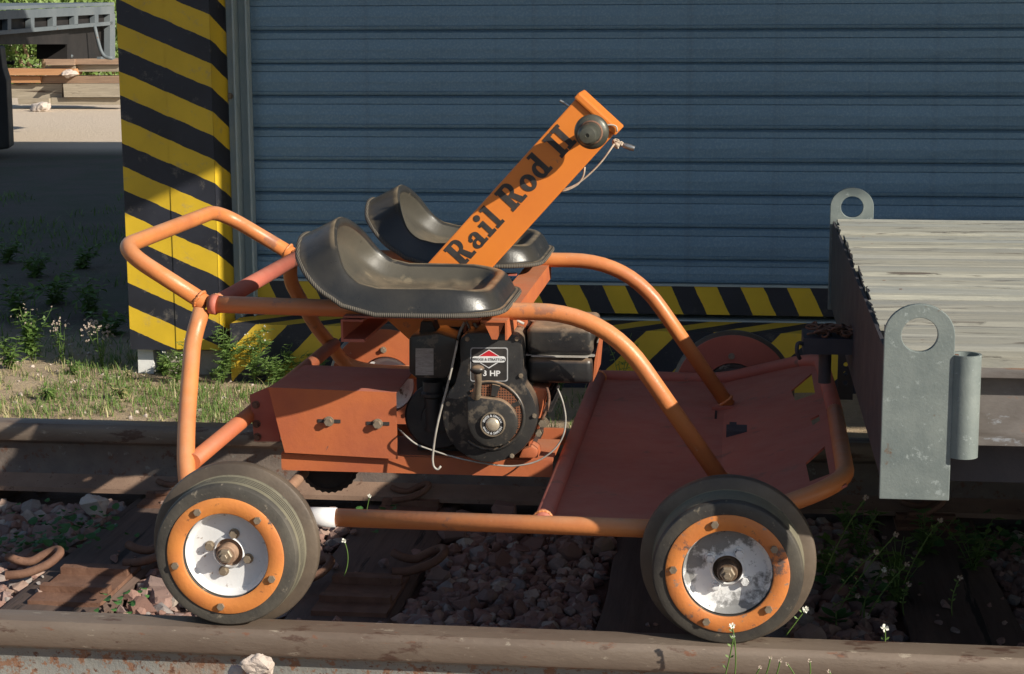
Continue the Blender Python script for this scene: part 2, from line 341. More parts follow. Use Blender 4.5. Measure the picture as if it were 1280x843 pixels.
bm = BM(); box(bm, (-1.64, DY-.016, zt-.001), (3.2, DY+.01, zt+.006)); obj('bar_lip', bm, JAMB, rd)
# threshold and ledge
LZ = at(802, 414, 2.80).z; LF = 2.80
bm = BM(); box(bm, (-1.66, DY-.02, LZ-.1), (3.2, 3.12, at(640, 396.5, DY-.02).z)); obj('threshold', bm, JAMB, shed, bevel=.003)
bm = BM(); box(bm, (at(288, 430, LF).x, LF, GZ-.12), (3.2, 2.999, LZ)); obj('ledge', bm, HAZ_LEDGE, shed, bevel=.004)
bm = BM(); box(bm, (3.2, LF, GZ-.12), (6.5, 3.13, LZ)); obj('plinth', bm, CONC, shed)
# corner guard: two front panels and a folded return, then door guide
PY = 2.88; pzb = -.078
xl = at(163, 430, PY).x; xs_ = at(212, 200, PY).x; xr = at(268, 200, PY).x
for k, (a, b, dy) in enumerate(((xl, xs_-.0002, 0), (xs_+.0002, xr, -.003))):
    bm = BM(); box(bm, (a, PY+dy, pzb+.004*k), (b, PY+.012, 2.6)); obj('guard_panel', bm, HAZ_POST, shed, bevel=.002)
xe = at(287, 200, PY+.08).x
bm = BM(); prism(bm, [(xr+.001, PY-.004, pzb), (xe, PY+.08, pzb), (xe, PY+.09, pzb), (xr+.001, PY+.012, pzb)], (0, 0, 2.6)); obj('guard_return', bm, HAZ_POST, shed)
bm = BM(); box(bm, (xl+.002, PY+.013, pzb+.01), (xr-.003, 3.139, 2.6)); obj('guard_core', bm, STEELDK, shed)
bm = BM(); box(bm, (xe-.012, PY+.091, pzb), (xe+.028, PY+.10, 2.6)); box(bm, (xe+.028, PY+.06, pzb), (xe+.034, PY+.13, 2.6)); box(bm, (xe+.034, PY+.12, pzb), (xe+.07, PY+.134, 2.6)); box(bm, (xe+.066, PY+.085, pzb), (xe+.072, PY+.12, 2.6))
obj('door_guide', bm, JAMB, shed, bevel=.001)
for k in range(5):
    bm = BM(); hexbolt(bm, (xe+.006, PY+.091, .35+.42*k), .008, .01); obj('guide_bolt', bm, BOLT, shed)
# blocks under the guard
a = at(172, 440, 2.92); b_ = at(193, 463, 2.92)
bm = BM(); box(bm, (a.x, 2.92, GZ-.05), (b_.x-.002, 3.0, -.082)); tag(obj('block', bm, WHITEB, bevel=.005), 'small white block propping the left corner of the striped guard', 'block')
a = at(208, 440, 2.90); b_ = at(286, 463, 2.90)
bm = BM(); box(bm, (a.x, 2.91, GZ-.06), (b_.x, 3.12, -.083))
for v in bm.verts: v.co += Vector((random.uniform(-.006,.006), random.uniform(-.006,.006), 0))
tag(obj('block', bm, CONC, bevel=.008), 'long rough concrete block under the striped corner guard', 'block')

# ------------------------------------------------------------------ rails
def rail(yc, label):
    x0, x1 = -14, 9
    prof = []
    def rnd(cx, cz, r, a0, a1, n=5):
        for k in range(n+1):
            a = radians(a0+(a1-a0)*k/n); prof.append((cx+cos(a)*r, cz+sin(a)*r))
    hw, ft = .0373, .076
    top = [(-hw, -.040), (-hw, -.012)]
    prof += [(-ft, -.172), (-ft, -.160), (-.040, -.150), (-.016, -.138), (-.0085, -.115), (-.0085, -.075), (-.014, -.058), (-hw+.003, -.047), (-hw, -.041)]
    prof += [(-hw, -.014), (-hw+.003, -.007), (-hw+.009, -.002), (-.012, 0), (.012, 0)]
    full = prof + [(-y, z) for y, z in prof[::-1] if (y, z) != (.012, 0) and (y, z) != (-.012, 0)]
    bm = BM(); n = 140
    rings = []
    for i in range(n+1):
        x = x0+(x1-x0)*i/n
        rings.append([bm.verts.new((x, yc+y, z)) for y, z in full])
    L = len(full)
    for i in range(n):
        for k in range(L):
            f = bm.faces.new((rings[i][k], rings[i+1][k], rings[i+1][(k+1) % L], rings[i][(k+1) % L]))
            zc = sum(full[j][1] for j in (k, (k+1) % L))/2
            f.material_index = 0 if zc > -.046 else (2 if zc < -.135 else 1)
    bmesh.ops.recalc_face_normals(bm, faces=bm.faces[:])
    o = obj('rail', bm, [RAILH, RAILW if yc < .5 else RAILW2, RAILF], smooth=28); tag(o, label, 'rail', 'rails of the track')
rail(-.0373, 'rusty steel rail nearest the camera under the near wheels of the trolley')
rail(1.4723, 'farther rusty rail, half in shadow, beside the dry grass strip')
# ------------------------------------------------------------------ sleepers
SX = [-2.62, -2.03, -1.43, -.815, -.165, .46, 1.05, 1.65]
slabels = {-1.43: 'dark timber sleeper at left carrying a loose base plate and two clips', -.815: 'dark timber sleeper between the trolley wheels with a ridged base plate',
 -.165: 'dark timber sleeper in shadow just left of the front near wheel', .46: 'dark timber sleeper in shadow under the wagon at right', -2.03: 'dark timber sleeper at the left edge of the track',
 -2.62: 'dark timber sleeper beyond the left edge of the picture', 1.05: 'dark timber sleeper beyond the right edge under the wagon', 1.65: 'dark timber sleeper farthest right under the wagon'}
def clip_bm(p, rot, s=1.0):
    """bent spring steel rail clip"""
    pts = [(-.045,.0,.004), (-.01,-.004,.006), (.03,0,.02), (.05,.018,.034), (.045,.04,.036), (.02,.046,.026), (-.005,.036,.014), (-.03,.036,.02), (-.045,.05,.024)]
    R = Matrix.Rotation(rot, 4, 'Z'); q = [Vector(p)+R@(Vector(a)*s) for a in pts]
    bm = BM(); tube(bm, fillet(q, .02, 4), .0078*s, 10); return bm
def plate(par, cx, cy, z, w=.135, d=.30):
    bm = BM(); box(bm, (cx-w/2, cy-d/2, z-.004), (cx+w/2, cy+d/2, z+.010))
    box(bm, (cx-w/2+.004, cy-d/2+.06, z+.0101), (cx+w/2-.004, cy-d/2+.085, z+.024)); box(bm, (cx-w/2+.004, cy+d/2-.085, z+.0101), (cx+w/2-.004, cy+d/2-.06, z+.026))
    return obj('base_plate', bm, RUST, par, bevel=.003)
SZ = -.186
for x in SX:
    sp = empty('sleeper', (x, .72, SZ), slabels[x], 'sleeper', 'sleepers under the track')
    bm = BM(); n = 30
    for i in range(n):
        pass
    rings = []
    for i in range(n+1):
        y = -.55+2.55*i/n; wv = .012*noise.noise(Vector((x, y*2, 0))); j = lambda s: .004*noise.noise(Vector((x*3+s, y*5, s)))
        rings.append([bm.verts.new((x-.115+wv+j(1), y, SZ-.13)), bm.verts.new((x-.115+wv+j(2), y, SZ-.006+j(3))), bm.verts.new((x-.105+wv, y, SZ+j(4))), bm.verts.new((x-.035, y, SZ+.002+j(7))), bm.verts.new((x+.04, y, SZ+j(8))),
                      bm.verts.new((x+.105+wv, y, SZ+j(5))), bm.verts.new((x+.115+wv+j(6), y, SZ-.006)), bm.verts.new((x+.115+wv, y, SZ-.13))])
    for i in range(n):
        for k in range(8): bm.faces.new((rings[i][k], rings[i][(k+1) % 8], rings[i+1][(k+1) % 8], rings[i+1][k]))
    bm.faces.new(rings[0][::-1]); bm.faces.new(rings[-1]); bmesh.ops.recalc_face_normals(bm, faces=bm.faces[:])
    obj('timber', bm, SLEEPER, sp, smooth=35)
    for yc in (-.0373, 1.4723):
        plate(sp, x, yc, SZ, .15, .32)
        for s, rot in ((-1, 0), (1, pi)): obj('rail_clip', clip_bm((x+.0, yc+s*.09, SZ+.02), rot+.2), RUST, sp, smooth=60)
    if x in (-1.43, -.815):
        cx = (x+.0); plate(sp, cx+.02, .68, SZ+.001, .16, .27)
        for (dx, dy, rt) in ((-.13, .02, .3), (.10, .13, .15)):
            obj('rail_clip', clip_bm((cx+.02+dx, .68+dy, SZ+.014), rt, 1.25), RUST, sp, smooth=60)
# ------------------------------------------------------------------ ballast
def rock_bm(r, flat=.75, n=13, seed=0):
    rr = random.Random(seed); bm = BM()
    for k in range(n):
        v = Vector((rr.gauss(0,1), rr.gauss(0,1), rr.gauss(0,1))).normalized()*rr.uniform(.8, 1.1)
        bm.verts.new((v.x*r, v.y*r*rr.uniform(.8,1), v.z*r*flat))
    bmesh.ops.convex_hull(bm, input=bm.verts[:]); 
    bmesh.ops.delete(bm, geom=[v for v in bm.verts if not v.link_faces], context='VERTS')
    return bm
def rough(bm, r):
    bmesh.ops.triangulate(bm, faces=bm.faces[:])
    for k in range(3): bmesh.ops.subdivide_edges(bm, edges=bm.edges[:], cuts=1, use_grid_fill=True)
    bm.normal_update(); cs = [(v, v.normal.copy()) for v in bm.verts]
    for v, n in cs: v.co += n*r*(.16*noise.noise(v.co*(1.6/r))+.08*noise.noise(v.co*(5/r)))
    return bm
def on_sleeper(x, y, mrg=.0): return any(abs(x-s) < .125+mrg for s in SX) and -.6 < y < 2.05
def bedz(x, y):
    return -.225 + .02*noise.noise(Vector((x*3, y*3, 5)))
bm = BM(); nx, ny = 120, 60
V = [[bm.verts.new((-6+9*i/nx, -1.3+3.3*j/ny, bedz(-6+9*i/nx, -1.3+3.3*j/ny))) for i in range(nx+1)] for j in range(ny+1)]
for j in range(ny):
    for i in range(nx): bm.faces.new((V[j][i], V[j][i+1], V[j+1][i+1], V[j+1][i]))
BEDM = mat('crushed_bed', (.16,.10,.085), (.24,.165,.14), 40, .9, bs=1, bsc=90, bd=.01)
bed = tag(obj('ballast_bed', bm, BEDM, smooth=60), kind='structure')
protos = []
for k in range(18):
    b0 = rock_bm(1, random.uniform(.6,.9), 20, 100+k); me = bpy.data.meshes.new('stone'); b0.to_mesh(me); b0.free(); me.materials.append(STONE); protos.append(me)
rs = random.Random(3); placed = 0; spots = []
tries = 0
while placed < 290 and tries < 20000:
    tries += 1
    y = rs.uniform(.50, 1.36); x = rs.uniform(-1.95, .95) 
    if on_sleeper(x, y, .015): continue
    r = rs.choice((.017,.020,.022,.026,.030,.036,.044)) 
    if any((x-a)**2+(y-b)**2 < (.8*(r+c))**2 for a, b, c in spots): continue
    spots.append((x, y, r)); o = link('stone', protos[rs.randrange(18)], bed)
    o.location = (x, y, bedz(x, y)+.012+r*rs.uniform(.2,.7)); o.scale = (r, r, r); o.rotation_euler = (rs.uniform(-.5,.5), rs.uniform(-.5,.5), rs.uniform(0,6.28)); placed += 1
def rubble(name, pts, mat_, parent, seed):
    rr = random.Random(seed); vs = []; fs = []
    data = [([tuple(v.co) for v in me.vertices], [tuple(p.vertices) for p in me.polygons]) for me in protos]
    for (x, y, z, r) in pts:
        v, f = data[rr.randrange(18)]; R = Matrix.Rotation(rr.uniform(0,6.28), 3, 'Z') @ Matrix.Rotation(rr.uniform(-.8,.8), 3, 'X'); o = len(vs)
        vs += [(Vector((x, y, z)) + R @ (Vector(q)*r))[:] for q in v]; fs += [tuple(i+o for i in q) for q in f]
    me = bpy.data.meshes.new(name); me.from_pydata(vs, [], fs); me.materials.append(mat_)
    return tag(link(name, me, parent), kind='stuff')
pts = []
for k in range(20000):
    x = rs.uniform(-2.6, 1.8); y = rs.uniform(.30, 1.40) if k % 5 else rs.uniform(-.6, 1.95)
    r = rs.choice((.007,.009,.011,.013,.016,.019,.022,.025))
    if on_sleeper(x, y): 
        if rs.random() < .985 : continue
        pts.append((x, y, SZ+r*.4, r*.6)); continue
    if abs(y+.0373) < .085 or abs(y-1.4723) < .085: continue
    pts.append((x, y, bedz(x, y)+.006+rs.uniform(0, .022), r))
rubble('rubble', pts, RUBBLE, bed, 5)
# pebbles strewn on the earth behind
pts = [(x, y, gh(x, y)+.001, r) for x, y, r in ((rs.uniform(-5, -1), rs.uniform(1.7, 3.6), rs.choice((.004,.006,.008,.011))) for k in range(700))]
tag(rubble('pebbles', pts, PALE, None, 6), 'small pale pebbles strewn over the sandy earth by the far rail', 'pebbles')
for (px, py, y, r, lab) in ((322, 833, -.20, .030, 'pale chunky stone in front of the near rail, the larger of two'), (296, 841, -.19, .018, 'small pale stone touching the larger one in front of the near rail'), (292, 632, 1.22, .055, 'large pale sunlit stone between the rails behind the rear wheel'),(120, 632, 1.22, .040, 'pale stone beside the foot of the far rail at left')):
    q = at(px, py, y); bm = rock_bm(r, .8, 20, int(px)); 
    for v in bm.verts: v.co += q
    tag(obj('stone', rough(bm, r), PALE, smooth=30), lab, 'stone')

# ================================================================== THE TROLLEY
T = empty('rail_trolley', (-.44, .7175, 0), 'small orange motorised rail trolley with two black tractor seats and a petrol engine', 'rail trolley')
CYT = .7175
def mir(p): return Vector((p[0], 2*CYT-p[1], p[2]))
TR = .0165
# upper frame, both sides
zt_ = .495
J = Vector((-1.016, .36, .500)); 
for side in (0, 1):
    f = (lambda p: mir(p)) if side else (lambda p: Vector(p))
    pts = [(-1.016,.36,.500), (-.75,.36,.495), (-.251,.36,.495), (-.020,.36,.165)]
    bm = BM(); tube(bm, [f(p) for p in fillet(pts, [.1, .13], 10)], TR, 20); obj('side_tube', bm, ORANGE_B if False else ORANGE, T)
    # rear leg running down and round into the lower side tube
    pts = [(-1.016,.36,.505), (-1.035,.33,.46), (-1.005,.10,.262), (-.975,.06,.178), (-.9,.06,.168), (-.64,.06,.1675)]
    leg = [at(252,388,.36), at(241,425,.33), at(233,530,.19), at(232,583,.11), Vector((-.975,.064,.185)), Vector((-.90,.06,.168)), Vector((-.725,.06,.1675))]
    bm = BM(); tube(bm, [f(p) for p in fillet(leg, [.05,.1,.06,.05,.05], 6)], TR, 20); obj('rear_leg', bm, ORANGE, T)
    bm = BM(); tube(bm, [f(p) for p in ((-.765,.06,.1675), (-.706,.06,.1675))], TR+.0012, 20); obj('white_sleeve', bm, WHITE, T)
    low = [(-.69,.06,.1675), (-.16,.06,.1645), (-.03,.062,.165), (.19,.13,.238), (.19,.40,.236)]
    low2 = [(-.7065,.06,.1675), (-.16,.06,.1645), (-.045,.062,.163), (.193,.132,.238), (.200,.72,.236)]
    bm = BM(); tube(bm, [f(p) for p in fillet(low2, [.02,.09,.09], 8)], TR, 20); obj('deck_tube', bm, ORANGE if side == 0 else RED, T)
# rear hoop
h1 = at(149, 310.5, .38); h2 = at(292, 252.6, 1.055)
jn = at(258, 380, .365); jf = mir(jn)
hoop = [jn, Vector((h1.x, .38, h1.z)), Vector((h1.x+.003, 1.055, h1.z)), jf]
bm = BM(); tube(bm, fillet(hoop, [.075, .075], 10), TR, 20); obj('push_hoop', bm, ORANGE, T)
# joint collars
for f in (Vector, mir):
    bm = BM(); tube(bm, [f(at(263,380,.36)), f(at(272,381.5,.36))], TR+.003, 20); obj('weld_collar', bm, RED, T)
def bead(c, axis, r, n=26):
    axis = Vector(axis).normalized(); u = axis.orthogonal().normalized(); v = axis.cross(u); bm = BM(); pts = []
    for k in range(n*2+1):
        a = pi*k/n; rr = r*(1+.05*(k % 2)); pts.append(Vector(c)+u*cos(a)*rr+v*sin(a)*rr+axis*random.uniform(-.0012,.0012))
    tube(bm, pts, .0032, 6, cap=False); return obj('weld_bead', bm, ORANGE, T)
for f in (Vector, mir):
    bead(f((-1.006,.380,.498)), (0,1,0), TR); bead(f((-.338,.082,.167)), (0,1,0), TR); bead(f(at(249,374,.365)), (at(230,360,.37)-at(255,378,.365)), TR); bead(f((-.028,.36,.177)), (.3,0,-.4), TR+.001)
# cross bars
bm = BM(); tube(bm, [(-1.006,.37,.498), (-1.006,1.065,.498)], TR, 20); obj('cross_bar', bm, RED, T)
c0 = at(240, 578, .12); bm = BM(); tube(bm, [c0, mir(c0)], TR*.95, 20); obj('cross_bar', bm, DORANGE, T)
bm = BM(); tube(bm, [(-.338,.06,.167), (-.338,1.375,.167)], TR, 20); obj('cross_bar', bm, RED, T)
# deck: flat plate, raised front plate with cut-outs
bm = BM(); box(bm, (-.336,.066,.158), (-.03,1.369,.162)); obj('deck_plate', bm, RED, T)
P0 = Vector((-.03,.7,.162)); Pd = Vector((.223,0,.070)); PN = Vector((-Pd.z,0,Pd.x)).normalized()
def plate_with_holes(outer, holes):
    bm = BM(); E = []
    for loop in [outer]+holes:
        v = [bm.verts.new(p) for p in loop]
        for i in range(len(v)): E.append(bm.edges.new((v[i], v[(i+1) % len(v)])))
    bmesh.ops.triangle_fill(bm, use_beauty=True, edges=E, normal=PN)
    ex = bmesh.ops.extrude_face_region(bm, geom=bm.faces[:])
    bmesh.ops.translate(bm, verts=[g for g in ex['geom'] if isinstance(g, bmesh.types.BMVert)], vec=-PN*.004)
    bmesh.ops.recalc_face_normals(bm, faces=bm.faces[:]); return bm
outer = [P0+Vector((0, .07-.7, 0)), P0+Pd+Vector((0, .14-.7, 0)), P0+Pd+Vector((0, 1.295-.7, 0)), P0+Vector((0, 1.367-.7, 0))]
holes = [[atp(x, y, P0, PN) for x, y in h] for h in ([(1007,579),(1038,556),(1047,590),(1012,602)], [(1013,524),(1033,516),(1035,523),(1016,532)], [(989,488),(1021,465),(1025,491),(994,501)])]
for h in holes:
    for p in h:
        if p.x > .168: p.x = .168; p.z = P0.z+(p.x-P0.x)*Pd.z/Pd.x
obj('front_plate', plate_with_holes(outer, holes), RED, T)
bm = BM(); box(bm, (-.050,.95,.1625), (-.045,1.03,.1632)); box(bm, (-.025,1.12,.1625), (.02,1.125,.1632)); obj('weld_bead', bm, DARK, T)
q = atz(922, 543, .165); bm = BM(); box(bm, (q.x-.024, q.y-.03, .163), (q.x+.026, q.y+.035, .178)); box(bm, (q.x-.018, q.y+.04, .163), (q.x+.02, q.y+.09, .171)); obj('foot_block', bm, STEELDK, T, bevel=.004)
for f in (Vector, mir):
    bm = BM(); c = f((-.022,.36,.163)); box(bm, c-Vector((.035,.035,.0)), c+Vector((.035,.035,.006))); obj('foot_plate', bm, RED, T, bevel=.002)
bm = BM()
for k in range(26):
    x = -.33+.3*(k % 13)/12; y = .085 if k < 13 else 1.352
bm.free()
# seat frame
bm = BM()
a = at(414, 392, .30); zz = a.z
prism(bm, [(-.745,.305,.4835), (-.745,.305,.4405), (-.741,.305,.4405), (-.741,.305,.4795), (-.702,.305,.4795), (-.702,.305,.4835)], (0, .825, 0))
obj('rear_seat_beam', bm, RED, T)
bm = BM(); prism(bm, [(-.700,.305,.446), (-.741,.305,.446), (-.741,.305,.4405), (-.700,.305,.4405)], (0,.825,0)); obj('seat_beam_flange', bm, RED, T)
bm = BM(); prism(bm, [(-.480,.315,.4845), (-.430,.315,.4845), (-.430,.315,.4475), (-.434,.315,.4475), (-.434,.315,.4805), (-.480,.315,.4805)], (0, .805, 0)); obj('front_seat_beam', bm, DORANGE, T)
for y in (.31, 1.12-.02, .54, .88):
    bm = BM(); prism(bm, [(-.7405,y,.4858), (-.482,y,.4858), (-.482,y,.4895), (-.7405,y,.4895)], (0,.022,0)); obj('seat_rail', bm, RED, T)
bm = BM(); prism(bm, [(-.475,.322,.4795), (-.436,.322,.4795), (-.450,.322,.447), (-.460,.322,.447)], (0,.004,0)); obj('gusset', bm, DORANGE, T)
# ---- seats
def make_seat(yc, par):
    NR, NT = 40, 112; Ls = .50; W_ = .185
    # profile: arc length s measured from the front lip backwards, then up the backrest
    def prof(s):
        s1 = .222; R = .115; th = radians(62); arc = R*th
        if s < s1: return Vector((-.436-s, 0, .520)), Vector((0,0,1)), 0
        if s < s1+arc:
            a = (s-s1)/R; return Vector((-.436-s1-R*sin(a), 0, .520+R*(1-cos(a)))), Vector((sin(a),0,cos(a))), a
        a = th; e = s-s1-arc; return Vector((-.436-s1-R*sin(a)-e*cos(a), 0, .520+R*(1-cos(a))+e*sin(a))), Vector((sin(a),0,cos(a))), a
    Ls = .222+.115*radians(62)+.098
    bm = BM()
    def hgt(r):
        # (radial position, height): dish, rolled rim, outer skirt
        K = [(0,.001), (.68,.001), (.74,.005), (.79,.018), (.83,.031), (.86,.036), (.895,.037), (.93,.032), (.96,.020), (.985,.005), (1.0,-.006), (1.03,-.008), (1.035,-.011)]
        for i in range(len(K)-1):
            if r <= K[i+1][0]:
                t = (r-K[i][0])/(K[i+1][0]-K[i][0]); t2 = t; return K[i][1]*(1-t2)+K[i+1][1]*t2
        return K[-1][1]
    rads = [0, .12, .24, .34, .42, .48, .53, .57, .60, .63, .66, .69, .72, .75, .77, .79, .81, .83, .845, .86, .88, .90, .92, .94, .957, .972, .985, .993, 1.0, 1.012, 1.03, 1.035]
    rings = []
    for r in rads:
        ring = []
        for k in range(NT):
            a = 2*pi*k/NT; ca, sa = cos(a), sin(a); s_ = .5-.5*ca; e = 2/(6.5-4.2*s_)
            X = math.copysign(abs(ca)**e, ca); Y = math.copysign(abs(sa)**e, sa)
            bk = max(0, min(1, (-X-.35)/.5)); s = Ls/2 - X*(r-max(0, r-.91)*bk*.95)*Ls/2; s_c = min(max(s, -.02), Ls+.02)
            P, N, ang = prof(s_c)
            wloc = W_*(1 - .17*max(0, (s/Ls-.62)/.38)**2 - .05*max(0, (.15-s/Ls)/.15))
            h = hgt(r) - bk*.030*max(0, r-.93)/.1
            if s < .10: h -= .010*(1-max(s,0)/.10)*(.84 > r) *0 ; h *= (1-.28*max(0, 1-max(s,0)/.09))
            y = Y*r*wloc
            if r < .76 and s < .22:
                h += .0035*sum(math.exp(-((s-c-(abs(y)*.25))/.006)**2) for c in (.05, .095, .14))
            p = P+N*h; ring.append(bm.verts.new((p.x, yc+y, p.z)))
            if r == 0: ring = [ring[0]]*NT; break
        rings.append(ring)
    for i in range(len(rings)-1):
        for k in range(NT):
            a, b, c, d = rings[i][k], rings[i][(k+1) % NT], rings[i+1][(k+1) % NT], rings[i+1][k]
            ff = bm.faces.new((a, d, c)) if a is b else bm.faces.new((a, d, c, b))
            ff.material_index = 1 if rads[i] < .83 else 0
    o = obj('seat', bm, [SEAT, PAN], par, smooth=60)
    md = o.modifiers.new('thickness', 'SOLIDIFY'); md.thickness = .004; md.offset = -1
    # ribbed edge trim
    bm = BM(); pts = []
    for k in range(NT):
        a = 2*pi*k/NT; ca, sa = cos(a), sin(a); s_ = .5-.5*ca; e = 2/(6.5-4.2*s_)
        X = math.copysign(abs(ca)**e, ca); Y = math.copysign(abs(sa)**e, sa); bk = max(0, min(1, (-X-.35)/.5)); s = Ls/2-X*(1.035-.119*bk)*Ls/2; P, N, _ = prof(min(max(s,-.02),Ls+.02))
        wloc = W_*(1 - .17*max(0, (s/Ls-.62)/.38)**2 - .05*max(0, (.15-s/Ls)/.15))
        p = P+N*(-.010-.030*bk); pts.append(Vector((p.x, yc+Y*1.035*wloc, p.z)))
    pts.append(pts[0]); tube(bm, pts, .0045, 8, cap=False); obj('edge_trim', bm, TRIM, o)
    return o
def trim_mat():
    mt, nt, b = NM('ribbed_seat_edge'); v = coords(nt)
    wv = nt.nodes.new('ShaderNodeTexWave'); wv.inputs['Scale'].default_value = 90; wv.bands_direction = 'X'; nt.links.new(v, wv.inputs[0])
    nt.links.new(mixc(nt, math_(nt, 'MULTIPLY', wv.outputs['Fac'], .7), (.05,.045,.04), (.14,.12,.09)), b.inputs['Base Color']); b.inputs['Roughness'].default_value = .8
    bump(nt, b, wv.outputs['Fac'], .5, .002); return mt
TRIM = trim_mat()
make_seat(.395, T); make_seat(2*CYT-.395, T)
for yc in (.395, 2*CYT-.395):
    bm = BM(); box(bm, (-.64, yc-.06, .4896), (-.54, yc+.06, .516)); obj('seat_mount', bm, STEELDK, T)

# ---- tiller beam with the painted name
AY = .652; U = (at(725,117,AY)-at(545,317,AY)); U.y = 0; U.normalize(); Vd = Vector((U.z, 0, -U.x))  # along, across (down-right)
top = at(724, 119, AY)-U*.011; aw = .104
base = top - U*.60
bm = BM(); prism(bm, [base, top, top+Vd*aw, base+Vd*aw], (0, .11, 0)); beam = obj('tiller_beam', bm, ORANGE_B, T, bevel=.003)
bm = BM(); e0 = top-Vd*.004+Vector((0,-.008,0)); prism(bm, [e0, e0+U*.016, e0+U*.016+Vd*(aw+.008), e0+Vd*(aw+.008)], (0,.126,0)); obj('end_cap', bm, ORANGE_B, beam, bevel=.004)
for v, r in ((.06,.003),):
    pass
# slab-serif lettering built from flat shapes (unit: x-height .5, cap height 1.0)
def letters(par, text, origin, ux, uz, size, n, mat_):
    bm = BM(); cnt = [0]
    def P(x, y): cnt[0] += 0; return origin + ux*(x*size) + uz*(y*size) + n*(.0006+cnt[0]*.00002)
    def rect(x0, y0, x1, y1): cnt[0] += 1; bm.faces.new([bm.verts.new(P(*q)) for q in ((x0,y0),(x1,y0),(x1,y1),(x0,y1))])
    def poly(ps): cnt[0] += 1; bm.faces.new([bm.verts.new(P(*q)) for q in ps])
    def ring(cx, cy, rx, ry, ix, iy, a0=0, a1=360, n_=26):
        cnt[0] += 1; prev = None
        for k in range(n_+1):
            a = radians(a0+(a1-a0)*k/n_); o = bm.verts.new(P(cx+rx*cos(a), cy+ry*sin(a))); i = bm.verts.new(P(cx+ix*cos(a), cy+iy*sin(a)))
            if prev: bm.faces.new((prev[0], o, i, prev[1]))
            prev = (o, i)
    x = 0
    for ch in text:
        if ch == ' ': x += .42; continue
        if ch == 'R':
            rect(x+.06,0,x+.33,1); rect(x,0,x+.42,.13); rect(x,.87,x+.30,1); rect(x+.25,.87,x+.46,1); rect(x+.25,.44,x+.46,.56)
            ring(x+.46,.72,.27,.28,.07,.155,-90,90); poly([(x+.34,.50),(x+.56,.50),(x+.78,.0),(x+.50,.0)]); rect(x+.50,0,x+.86,.13); x += .94
        elif ch == 'a':
            ring(x+.27,.19,.27,.20,.09,.095); ring(x+.30,.46,.24,.19,.05,.08,0,150); rect(x+.34,.1,x+.545,.48); rect(x+.36,0,x+.66,.12); ring(x+.12,.47,.09,.09,0,0); x += .74
        elif ch == 'i':
            rect(x+.09,0,x+.31,.64); rect(x,0,x+.41,.13); rect(x,.52,x+.2,.64); ring(x+.2,.86,.14,.13,0,0); x += .49
        elif ch == 'l':
            rect(x+.09,0,x+.31,1); rect(x,0,x+.41,.13); rect(x,.88,x+.2,1); x += .50
        elif ch == 'o':
            ring(x+.33,.32,.33,.335,.10,.20); x += .74
        elif ch == 'd':
            ring(x+.30,.32,.30,.335,.09,.20); rect(x+.38,0,x+.60,1); rect(x+.27,.88,x+.5,1); rect(x+.5,0,x+.70,.13); x += .80
        elif ch == 'I':
            rect(x+.09,0,x+.33,1); rect(x,0,x+.42,.14); rect(x,.86,x+.42,1); x += .47
    return obj('lettering', bm, mat_, par), x
INK = mat('faded_black_ink', (.022,.020,.020), (.05,.042,.038), 40, .6, bs=.1)
st = top - U*.335 + Vd*.0
letters(beam, 'Rail Rod II', at(642, 265, AY)-U*.157, U*.94, -Vd, .0540, Vector((0,-1,0)), INK)
# bell shaped knob
kc = at(742.5, 162.5, AY)
bm = BM(); lathe(bm, [(.011,.001), (.011,-.042), (.016,-.045), (.030,-.049), (.0335,-.055), (.0345,-.060), (.032,-.066), (.027,-.069), (.022,-.071), (.0205,-.075), (.0205,-.150), (.019,-.157), (.015,-.162), (.004,-.164), (.003,-.160), (.0001,-.160)], kc, 'y', 48); weld(bm)
kn = obj('horn_knob', bm, KNOB if 'KNOB' in globals() else mat('greenish_dark_metal', (.06,.062,.052), (.11,.105,.08), 30, .38, metal=.3, spots=(((.24,.13,.06), .66, 40),), bs=.2, bsc=120), beam, smooth=40)
bm = BM(); lathe(bm, [(.0212,-.072), (.0235,-.073), (.0240,-.080), (.0212,-.082)], kc, 'y', 48); obj('brown_band', bm, RUST, beam, smooth=60)
# starter grip, cord, lever
g0 = at(768,176,.70); g1 = at(778,181,.70); g2 = at(793,186,.70)
bm = BM(); tube(bm, [g1, g1*.8+g2*.2, g1*.3+g2*.7, g2], [.004,.0055,.0065,.0055], 14); obj('grip', bm, CHROME, beam, smooth=50)
bm = BM(); tube(bm, [g0, g1], .003, 10); lathe(bm, [(.0001,-.008),(.006,-.006),(.008,0),(.006,.006),(.0001,.008)], at(771,181,.70), 'y', 12)
for k in range(5):
    a = k*1.3; c = at(770+k*1.2, 178+k*1.0, .70); tube(bm, [c+Vector((cos(t*.9+a)*.007, sin(t*.9+a)*.006, sin(t*.9)*.006)) for t in range(7)], .0016, 6)
obj('grip_knot', bm, ROPE, beam, smooth=60)
for pp in ([(768,180),(752,203),(735,220),(718,233),(700,239)], [(731,209),(730,219),(724,230),(712,237),(700,240)], [(756,157),(764,156),(771,158),(771,165)]):
    bm = BM(); tube(bm, fillet([at(x, y, .69) if pp[0][0] != 756 else at(x, y, .64) for x, y in pp], .03, 5), .0018, 8); obj('cord', bm, ROPE, beam)
bm = BM(); tube(bm, [at(712,133,.70), at(706,129,.70), at(700,126,.70)], [.0035,.0025,.0028], 10); obj('lever', bm, CHROME, beam, smooth=50)

